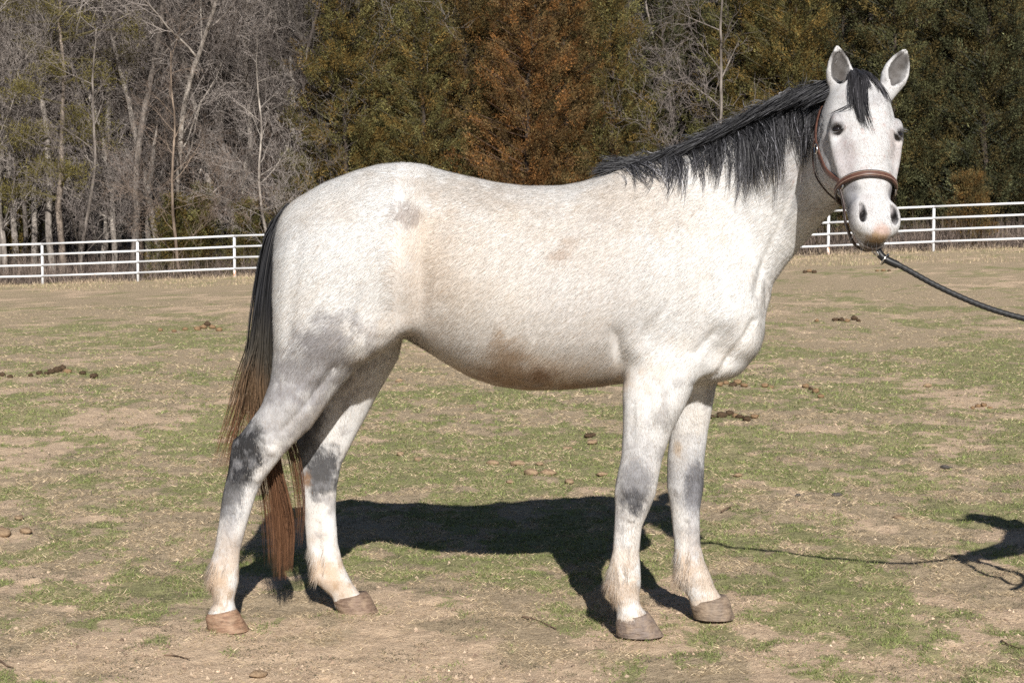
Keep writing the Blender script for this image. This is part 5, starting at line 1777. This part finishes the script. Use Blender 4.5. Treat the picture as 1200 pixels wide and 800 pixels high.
# ------------------------------------------------------------------ lead rope, held by the handler
HAND = Vector((2.10, 4.99, 1.06))
nt = NT('black_braid')
tc = nt.n('ShaderNodeAttribute', attribute_name='cover')
nt.set(Base_Color=tc.outputs['Color'], Roughness=.55, Specular_IOR_Level=.35)
M_ROPE = nt.m
rope = empty('lead_rope', tuple(HAND))
tag(rope, 'thick black braided lead rope clipped under the chin of the horse', 'rope')
def rope_mesh(name, ctrl, r, parent, m=30):
    P = spline(ctrl, m)
    seg = np.linalg.norm(np.diff(P, axis=0), axis=1); s_ = np.concatenate([[0], np.cumsum(seg)])
    n = max(40, int(s_[-1] / .0035))
    q = np.linspace(0, s_[-1], n)
    P = np.stack([np.interp(q, s_, P[:, j]) for j in range(3)], 1)
    T = np.gradient(P, axis=0); T /= np.linalg.norm(T, axis=1, keepdims=True)
    ref = np.array([.1, 1.0, .05]); A = np.cross(T, ref); A /= np.linalg.norm(A, axis=1, keepdims=True); B = np.cross(T, A)
    k = 16; a = np.arange(k) * 2 * math.pi / k
    br = .5 * (np.sin(4 * a[None] + q[:, None] * 170) * np.sin(4 * a[None] - q[:, None] * 170)) + .5
    R = r * (.86 + .22 * br)
    V = P[:, None] + R[..., None] * (A[:, None] * np.cos(a)[None, :, None] + B[:, None] * np.sin(a)[None, :, None])
    i = (np.arange(n - 1)[:, None] * k + np.arange(k)[None]); j = (np.arange(n - 1)[:, None] * k + (np.arange(k)[None] + 1) % k)
    Q = np.stack([i, j, j + k, i + k], -1).reshape(-1, 4)
    c = (.006 + .026 * br.reshape(-1, 1)) * np.array([1, 1.02, 1.08])
    return mesh_np(name, V.reshape(-1, 3), [Q, np.arange(k)[::-1].reshape(1, -1), (np.arange(k) + (n - 1) * k).reshape(1, -1)], M_ROPE, parent, True, c, 'cover')
SN = CH + Vector((.002, -.004, -.018))
rope_mesh('cord', [at(1031, 297, 5.07), at(1036, 303, 5.065), at(1048, 308, 5.06), at(1065, 317, 5.055), at(1100, 336, 5.04), at(1150, 358, 5.02), at(1200, 373, 5.00), at(1260, 384, 4.99), at(1320, 391, 4.985), HAND + Vector((-.05, 0, .0)), HAND, HAND + Vector((.06, 0, -.01)),
                     HAND + Vector((.12, -.01, -.08)), HAND + Vector((.13, -.02, -.20)), HAND + Vector((.07, -.02, -.25)), HAND + Vector((.02, -.01, -.18)), HAND + Vector((.0, .01, -.05)), HAND + Vector((.03, .02, .012)), HAND + Vector((.09, .03, -.06)),
                     HAND + Vector((.11, .03, -.22)), HAND + Vector((.05, .03, -.30)), HAND + Vector((-.02, .02, -.34))], .0092, rope, 16)
sl_ = spline([at(1028, 293, 5.07), at(1033, 300, 5.066), at(1040, 305, 5.06), at(1052, 310.5, 5.058)], 10)
V, Q = tubes([(sl_, np.full(len(sl_), .0118))], 12); mesh_np('sleeve', V, Q, simple('rubber_sleeve', (.012, .012, .013), .45, 0, .4), rope)
V, Q = tubes([([list(at(1026.5, 290, 5.068)), list(at(1027.5, 295, 5.066)), list(at(1030, 299, 5.064))], [.006, .008, .007])], 10); mesh_np('snap_hook', V, Q, M_STEEL, rope)
torus('snap_eye', at(1037, 304, 5.05), (.75, -.35, -.55), .0175, .0028, M_STEEL, rope, 1.15)

# ------------------------------------------------------------------ the handler, beside the frame; the cap and arm throw the shadow at the right
PX, PY = 2.69, 4.97
person = empty('person', (PX, PY, 0))
tag(person, 'person in peaked cap, jacket and jeans holding the lead rope and casting the right shadow', 'person')
def W(x, y, z): return (PX - x, PY + y, z)       # x forward (towards the horse), y to the right-hand side
PBX = [(1.90, None), (2.22, .0042), (3.02, .011)]
Bd = Body(axis_grid(PBX), axis_grid([(4.62, None), (4.92, .011), (5.05, .0042), (5.32, .011)]), axis_grid([(-.01, None), (.96, .012), (1.14, .0042), (1.44, .012), (1.76, .0075)]))
SH_R, EL_R, WR_R = (.0, .19, 1.40), (.25, .20, 1.12), (.51, .06, 1.075)
SH_L, EL_L, WR_L = (.0, -.19, 1.40), (.02, -.26, 1.12), (.14, -.22, .88)
def torso_on(B_, g):
    B_.chain([W(0, 0, .98), W(0, 0, 1.12), W(0, 0, 1.25), W(-.01, 0, 1.38)], [.125 + g, .115 + g, .125 + g, .11 + g], .03)
    B_.chain([W(0, -.07, .97), W(0, .07, .97)], [.115 + g, .115 + g], .05)
    B_.chain([W(0, -.10, 1.32), W(0, .10, 1.32)], [.105 + g, .105 + g], .05)
    B_.chain([W(0, -.16, 1.41), W(0, .16, 1.41)], [.06 + g, .06 + g], .05)
def arm_on(B_, S, E, Wr, g, wrist=1.0):
    B_.chain([W(*S), W(*E)], [.056 + g, .043 + g], .03)
    B_.chain([W(*E), W(*Wr)], [.043 + g, .029 * wrist + g], .015)
def legs_on(B_, g):
    for sg in (-1, 1):
        B_.chain([W(0, .09 * sg, .92), W(.01, .10 * sg, .70), W(.015, .11 * sg, .50)], [.092 + g, .075 + g, .058 + g], .03)
        B_.chain([W(.015, .11 * sg, .50), W(-.01, .12 * sg, .30), W(-.01, .125 * sg, .09)], [.056 + g, .054 + g, .038 + g], .02)
torso_on(Bd, -.012); legs_on(Bd, -.012)
arm_on(Bd, SH_R, EL_R, WR_R, 0); arm_on(Bd, SH_L, EL_L, WR_L, 0)
for sg in (-1, 1): Bd.chain([W(-.03, .125 * sg, .05), W(.13, .14 * sg, .03)], [.035, .025], .02)
Bd.chain([W(-.01, 0, 1.42), W(.01, 0, 1.54)], [.058, .052], .03)
Bd.blob(W(.015, 0, 1.655), (.098, .076, .105), .02)                     # skull
Bd.blob(W(.045, 0, 1.595), (.062, .056, .062), .03)                     # jaw
Bd.chain([W(.105, 0, 1.645), W(.125, 0, 1.615)], [.009, .013], .012)    # nose
Bd.chain([W(.098, -.022, 1.578), W(.103, 0, 1.576), W(.098, .022, 1.578)], [.007, .009, .007], .006)   # lips
Bd.blob(W(.085, 0, 1.548), (.02, .022, .018), .015)
for sg in (-1, 1):
    Bd.blob(W(.102, .032 * sg, 1.652), (.016, .017, .011), .01, cutting=True)
    Bd.blob(W(.0, .078 * sg, 1.635), (.020, .010, .032), .008)
def hand_on(B_, wr, palm_end, up, curl_to, sg):
    """palm with four curled fingers and a thumb closing over them"""
    a, b = Vector(wr), Vector(palm_end)
    d = (b - a).normalized(); u = (Vector(up) - d * Vector(up).dot(d)).normalized(); c = Vector(curl_to).normalized(); c = (c - d * c.dot(d) - u * c.dot(u)).normalized()
    for k in np.linspace(-1, 1, 5):
        B_.chain([a + u * .014 * k, b + u * .032 * k], [.017, .013], .012)
    for i, (k, L) in enumerate([(1.0, .92), (.34, 1.0), (-.34, .95), (-1.0, .78)]):
        k0 = b + u * .031 * k
        k1 = k0 + (d * .030 + c * .012) * L
        k2 = k1 + (c * .026 - d * .006) * L
        k3 = k2 + (-d * .020 + c * .0) * L
        B_.chain([k0, k1, k2, k3], [.0098, .0090, .0082, .0072], .003)
    t0 = a + d * .025 + u * .026; t1 = t0 + d * .020 + u * .018 + c * .020; t2 = t1 + d * .018 - u * .012 + c * .022; t3 = t2 + d * .004 - u * .022 + c * .004
    B_.chain([t0, t1, t2, t3], [.014, .0115, .0100, .0085], .005)
hand_on(Bd, W(*WR_R), HAND + Vector((.018, .024, .012)), (0, 0, 1), (0, -1, 0), 1)
hand_on(Bd, W(*WR_L), W(.17, -.21, .80), (1, 0, .2), (0, 1, 0), -1)
co, q = Bd.extract()
mesh_np('body', co, q, simple('skin', (.52, .31, .22), .55, 0, .35, (20, .12)), person)
def suit(name, fn, mat, zr, xr=(2.02, 3.02)):
    B_ = Body(axis_grid([(xr[0], None), (xr[1], .011)]), axis_grid([(4.60, None), (5.34, .011)]), axis_grid([(zr[0], None), (zr[1], .011)]))
    fn(B_); c_, q_ = B_.extract(); return mesh_np(name, c_, q_, mat, person)
nt = NT('grey_jacket_cloth'); f = nt.noise(obj_vec(nt), 14, 6, .6); nt.set(Base_Color=nt.mix(f, (.10, .105, .115), (.17, .175, .19)), Roughness=.85); nt.bump(f, .6, .02); M_JKT = nt.m
nt = NT('denim'); f = nt.noise(obj_vec(nt), 18, 6, .6); nt.set(Base_Color=nt.mix(f, (.035, .06, .12), (.09, .13, .22)), Roughness=.85); nt.bump(f, .5, .015); M_JEAN = nt.m
def jk(B_):
    torso_on(B_, .022); B_.chain([W(0, -.04, .88), W(0, .04, .88)], [.135, .135], .08)
    arm_on(B_, SH_R, EL_R, tuple(EL_R[i] + (WR_R[i] - EL_R[i]) * .86 for i in range(3)), .017, 1.15)
    arm_on(B_, SH_L, EL_L, tuple(EL_L[i] + (WR_L[i] - EL_L[i]) * .88 for i in range(3)), .020, 1.15)
    B_.chain([W(-.02, -.05, 1.47), W(-.01, 0, 1.48), W(-.02, .05, 1.47)], [.045, .05, .045], .03)
    sl_, x, y, z = B_.block((2.0, 4.5, .7), (3.1, 5.4, .84), .01); B_.cut(sl_, (z - .82).astype(np.float32) + 0 * x + 0 * y, .01)
suit('jacket', jk, M_JKT, (.76, 1.56))
def jn(B_):
    legs_on(B_, .006); B_.chain([W(0, -.06, .93), W(0, .06, .93)], [.125, .125], .05)
suit('jeans', jn, M_JEAN, (.06, 1.08), (2.45, 3.02))
M_BOOT = simple('boot_leather', (.10, .055, .03), .6, 0, .4, (20, .3))
for sg in (-1, 1):
    def bt(B_):
        B_.chain([W(-.01, .125 * sg, .22), W(-.02, .125 * sg, .07)], [.055, .052], .02)
        B_.chain([W(-.04, .125 * sg, .042), W(.07, .135 * sg, .042), W(.16, .145 * sg, .034)], [.042, .046, .034], .03)
        sl_, x, y, z = B_.block((2.0, 4.5, -.1), (3.1, 5.4, .01), .02); B_.cut(sl_, (z - .004).astype(np.float32) + 0 * x + 0 * y, .004)
    suit('boot', bt, M_BOOT, (-.02, .30), (2.45, 3.02))
def cp(B_):
    B_.blob(W(.012, 0, 1.695), (.106, .086, .082), .01)
    sl_, x, y, z = B_.block((2.4, 4.8, 1.5), (3.1, 5.2, 1.66), .01); B_.cut(sl_, (z - 1.672).astype(np.float32) + 0 * x + 0 * y, .004)
    B_.blob(W(.135, 0, 1.682), (.085, .068, .007), .006)
suit('cap', cp, simple('cap_cloth', (.03, .035, .05), .8, 0, .2, (30, .3)), (1.60, 1.82), (2.45, 2.95))
def hr(B_):
    B_.blob(W(-.03, 0, 1.64), (.085, .088, .085), .02); B_.chain([W(-.08, 0, 1.64), W(-.12, 0, 1.56), W(-.115, 0, 1.46)], [.03, .03, .012], .02)
suit('hair', hr, simple('brown_hair', (.07, .04, .025), .6, 0, .4, (50, .4)), (1.42, 1.76), (2.6, 3.0))
for sg in (-1, 1): ball('eye', W(.086, .032 * sg, 1.652), (.0115, .0115, .0115), simple('eye_white', (.7, .68, .65), .2), person, 12, 8)

# ------------------------------------------------------------------ droppings, clods and sticks on the turf
def lump(name, seed, mat, rough=.62):
    rng = np.random.default_rng(seed)
    V, Fc = [], []
    seg, rows = 12, 7
    for i in range(rows + 1):
        th = math.pi * i / rows
        for j in range(seg):
            ph = 2 * math.pi * j / seg
            V.append((math.sin(th) * math.cos(ph), math.sin(th) * math.sin(ph), math.cos(th)))
    V = np.array(V)
    r = 1 + rough * (fbm(V[:, 0] * 2 + seed, V[:, 1] * 2, V[:, 2] * 2 + 9, 3, seed=seed) - .5) * 2
    V = V * r[:, None] * np.array([1, .9, .72])
    Fc = [(i * seg + j, (i + 1) * seg + j, (i + 1) * seg + (j + 1) % seg, i * seg + (j + 1) % seg) for i in range(rows) for j in range(seg)]
    me = bpy.data.meshes.new(name)
    me.from_pydata([tuple(v) for v in V], [], Fc); me.materials.append(mat)
    me.polygons.foreach_set('use_smooth', np.full(len(Fc), True))
    return me
def lump_mat(name, a, b):
    nt = NT(name); f = nt.noise(obj_vec(nt), 2.5, 6, .75)
    nt.set(Base_Color=nt.mix(nt.ramp(f, [(.35, 0.0), (.65, 1.0)]), a, b), Roughness=.95, Specular_IOR_Level=.1); nt.bump(f, .7, .012); return nt.m
M_DUNG = lump_mat('dark_dung', (.040, .027, .018), (.12, .08, .048)); M_DUNG2 = lump_mat('dry_dung', (.16, .10, .055), (.32, .21, .12)); M_CLOD = lump_mat('dry_clod', (.23, .155, .095), (.42, .30, .19)); M_STONE = lump_mat('dark_stone', (.06, .055, .05), (.14, .125, .11))
LUMPS = {k: [lump(nm, 900 + 10 * i + j, m) for j in range(3)] for i, (k, nm, m) in enumerate([('dark', 'dropping', M_DUNG), ('dry', 'dropping', M_DUNG2), ('clod', 'dirt_clod', M_CLOD), ('stone', 'stone', M_STONE)])}
def ground_pt(px, py):
    Y = ground_depth(py)
    for _ in range(12):
        p = at(px, py, Y); z = float(ground_z(p.x, Y)); Y += (p.z - z) * 3.0 * Y / 6 if False else 0
        # step along the viewing line until it meets the land
        d = (p - cam.location); t = (z - CAM_H) / d.z
        Yn = d.y * t if d.z < 0 and t > 0 else Y
        Y = Y * .4 + Yn * .6
    p = at(px, py, Y)
    return Vector((p.x, Y, float(ground_z(p.x, Y))))
rd = random.Random(5)
def pile(spots, label, kind):
    c = ground_pt(*spots[0][:2])
    root = empty('manure_pile', tuple(c)); tag(root, label, 'manure pile', 'droppings in the paddock')
    for px, py, r in spots:
        o = bpy.data.objects.new('dropping', rd.choice(LUMPS[kind if rd.random() < .7 else ('dry' if kind == 'dark' else 'dark')]))
        COL.objects.link(o); o.parent = root; o.matrix_parent_inverse = root.matrix_basis.inverted()
        p = ground_pt(px, py); R = r * p.y / F_PX
        o.location = (p.x, p.y, p.z + R * .45); o.scale = (R * rd.uniform(.85, 1.25), R, R * rd.uniform(.8, 1.1)); o.rotation_euler = (0, 0, rd.random() * 6)
pile([(36, 441, 3.5), (46, 439, 4.5), (54, 439, 3), (60, 438, 5), (67, 436, 5.5), (73, 434, 5), (79, 437, 5), (97, 439, 4.5), (110, 443, 5), (3, 441, 4), (12, 443, 4)], 'dark brown manure balls in a loose row at the far left of the paddock', 'dark')
pile([(188, 388, 3.5), (204, 389, 3), (217, 387, 3.5), (231, 387, 4), (238, 385, 4.5), (243, 382, 4.5), (249, 385, 4.5), (257, 388, 4)], 'brown manure heap on the turf left of the tail of the horse', 'dry')
pile([(957, 377, 3), (979, 376, 3.5), (986, 376, 4), (993, 377, 3.5), (1001, 375, 4.5), (1006, 377, 3)], 'small brown manure heap in mid field right of the chest', 'dry')
pile([(834, 490, 4.5), (846, 489, 5.5), (855, 486, 5), (862, 489, 4.5), (867, 490, 4), (875, 493, 5.5), (884, 490, 5)], 'row of dark manure balls right beside the far foreleg', 'dark')
pile([(843, 452, 5), (851, 450, 4), (859, 453, 5), (864, 450, 5), (872, 453, 4), (896, 453, 4.5), (904, 455, 3.5)], 'brown manure balls scattered behind the far foreleg under the chest', 'dry')
pile([(944, 454, 4.5), (950, 456, 3), (956, 460, 4.5), (962, 466, 4.5)], 'short diagonal string of dry droppings right of the chest', 'dry')
pile([(943, 320, 2.5), (948, 319, 3.5), (954, 320, 3)], 'dark clump of manure far out below the horse muzzle', 'dark')
pile([(1028, 320, 2), (1035, 320, 2.5), (1042, 320, 2), (1080, 306, 2), (1092, 307, 2.5)], 'faint far droppings under the lead rope near the fence', 'dry')
pile([(690, 513, 5.5), (695, 511, 4)], 'pair of dark droppings beside a pale clod near the forelegs', 'dark')
pile([(1146, 477, 3.5), (1153, 476, 4), (1160, 478, 3), (1140, 479, 3)], 'dry brown droppings at the right of the paddock', 'dry')
used_l = {}
def clod(px, py, r, label, kind='clod', flat=.8):
    o = bpy.data.objects.new('stone' if kind == 'stone' else 'dirt_clod', rd.choice(LUMPS[kind])); COL.objects.link(o)
    p = ground_pt(px, py); R = r * p.y / F_PX
    o.location = (p.x, p.y, p.z + R * .35); o.scale = (R * rd.uniform(1.0, 1.4), R, R * flat * rd.uniform(.8, 1.1)); o.rotation_euler = (0, 0, rd.random() * 6)
    tag(o, label, 'stone' if kind == 'stone' else 'clod', 'clods and stones on the turf')
clod(694, 520, 6.5, 'pale rounded clod touching two dark droppings')
clod(665, 526, 6, 'flat reddish clod left of the near foreleg')
clod(469, 533, 5, 'small reddish clod right of the far hind leg', 'clod')
clod(490, 540, 6, 'tan clod just past the reddish one by the hind legs')
clod(606, 545, 7, 'wide flat tan clod in the broken soil above the shadow')
clod(622, 556, 8, 'broad broken clod above the middle of the body shadow')
clod(632, 545, 5, 'upright tan clod behind the broken clods')
clod(643, 556, 7.5, 'reddish clod at the right end of the broken soil')
clod(667, 566, 6, 'round tan clod lowest of the broken soil')
clod(597, 566, 4.5, 'small upright clod just above the shadow edge')
clod(706, 557, 5, 'yellowish flat clod close left of the near foreleg')
clod(577, 544, 6, 'pale flat clod at the left end of the broken soil')
clod(4, 627, 9, 'tan clod cut by the left picture edge')
clod(30, 624, 7, 'light brown clod beside the one at the left edge')
clod(22, 608, 6, 'rough tan clod behind the two at the left edge')
clod(303, 792, 8, 'flat earthy clod at the bottom edge below the hind hoof')
clod(1108, 549, 5, 'small dark stone on the turf far right', 'stone')
clod(980, 581, 4.5, 'dark reddish stone right of the far foreleg', 'stone')
clod(935, 581, 3, 'tiny dark stone beside the reddish one', 'stone')
clod(865, 558, 5, 'brown clod near the far knee of the horse')
clod(1087, 453, 5, 'reddish clod in the mid paddock at right')
clod(1053, 609, 7, 'pale tan flat clod in the turf between rope shadow and horse')
clod(468, 447, 4, 'small clod behind the flank', 'clod')
M_STICK = simple('dry_stick', (.16, .11, .075), .9, 0, .1, (40, .4))
for pts, r, lb in [([(612, 724), (625, 727), (640, 733), (652, 739)], .0035, 'thin dark stick lying left of the near fore hoof'), ([(845, 602), (850, 599), (857, 595)], .005, 'short forked stick right of the far foreleg'),
                   ([(192, 769), (206, 770), (222, 774)], .003, 'thin twig lying on the turf at lower left'), ([(1174, 752), (1182, 757), (1196, 762)], .003, 'curved twig at the lower right corner'),
                   ([(0, 776), (8, 782), (16, 784)], .0035, 'twig end poking in at the lower left corner')]:
    P = [list(ground_pt(px, py) + Vector((0, 0, r * 1.5 + .002))) for px, py in pts]
    P = spline(P, 4); o_ = tubes([(P, np.linspace(r, r * .5, len(P)))], 6)
    tag(mesh_np('stick', o_[0], o_[1], M_STICK), lb, 'stick', 'sticks on the ground')
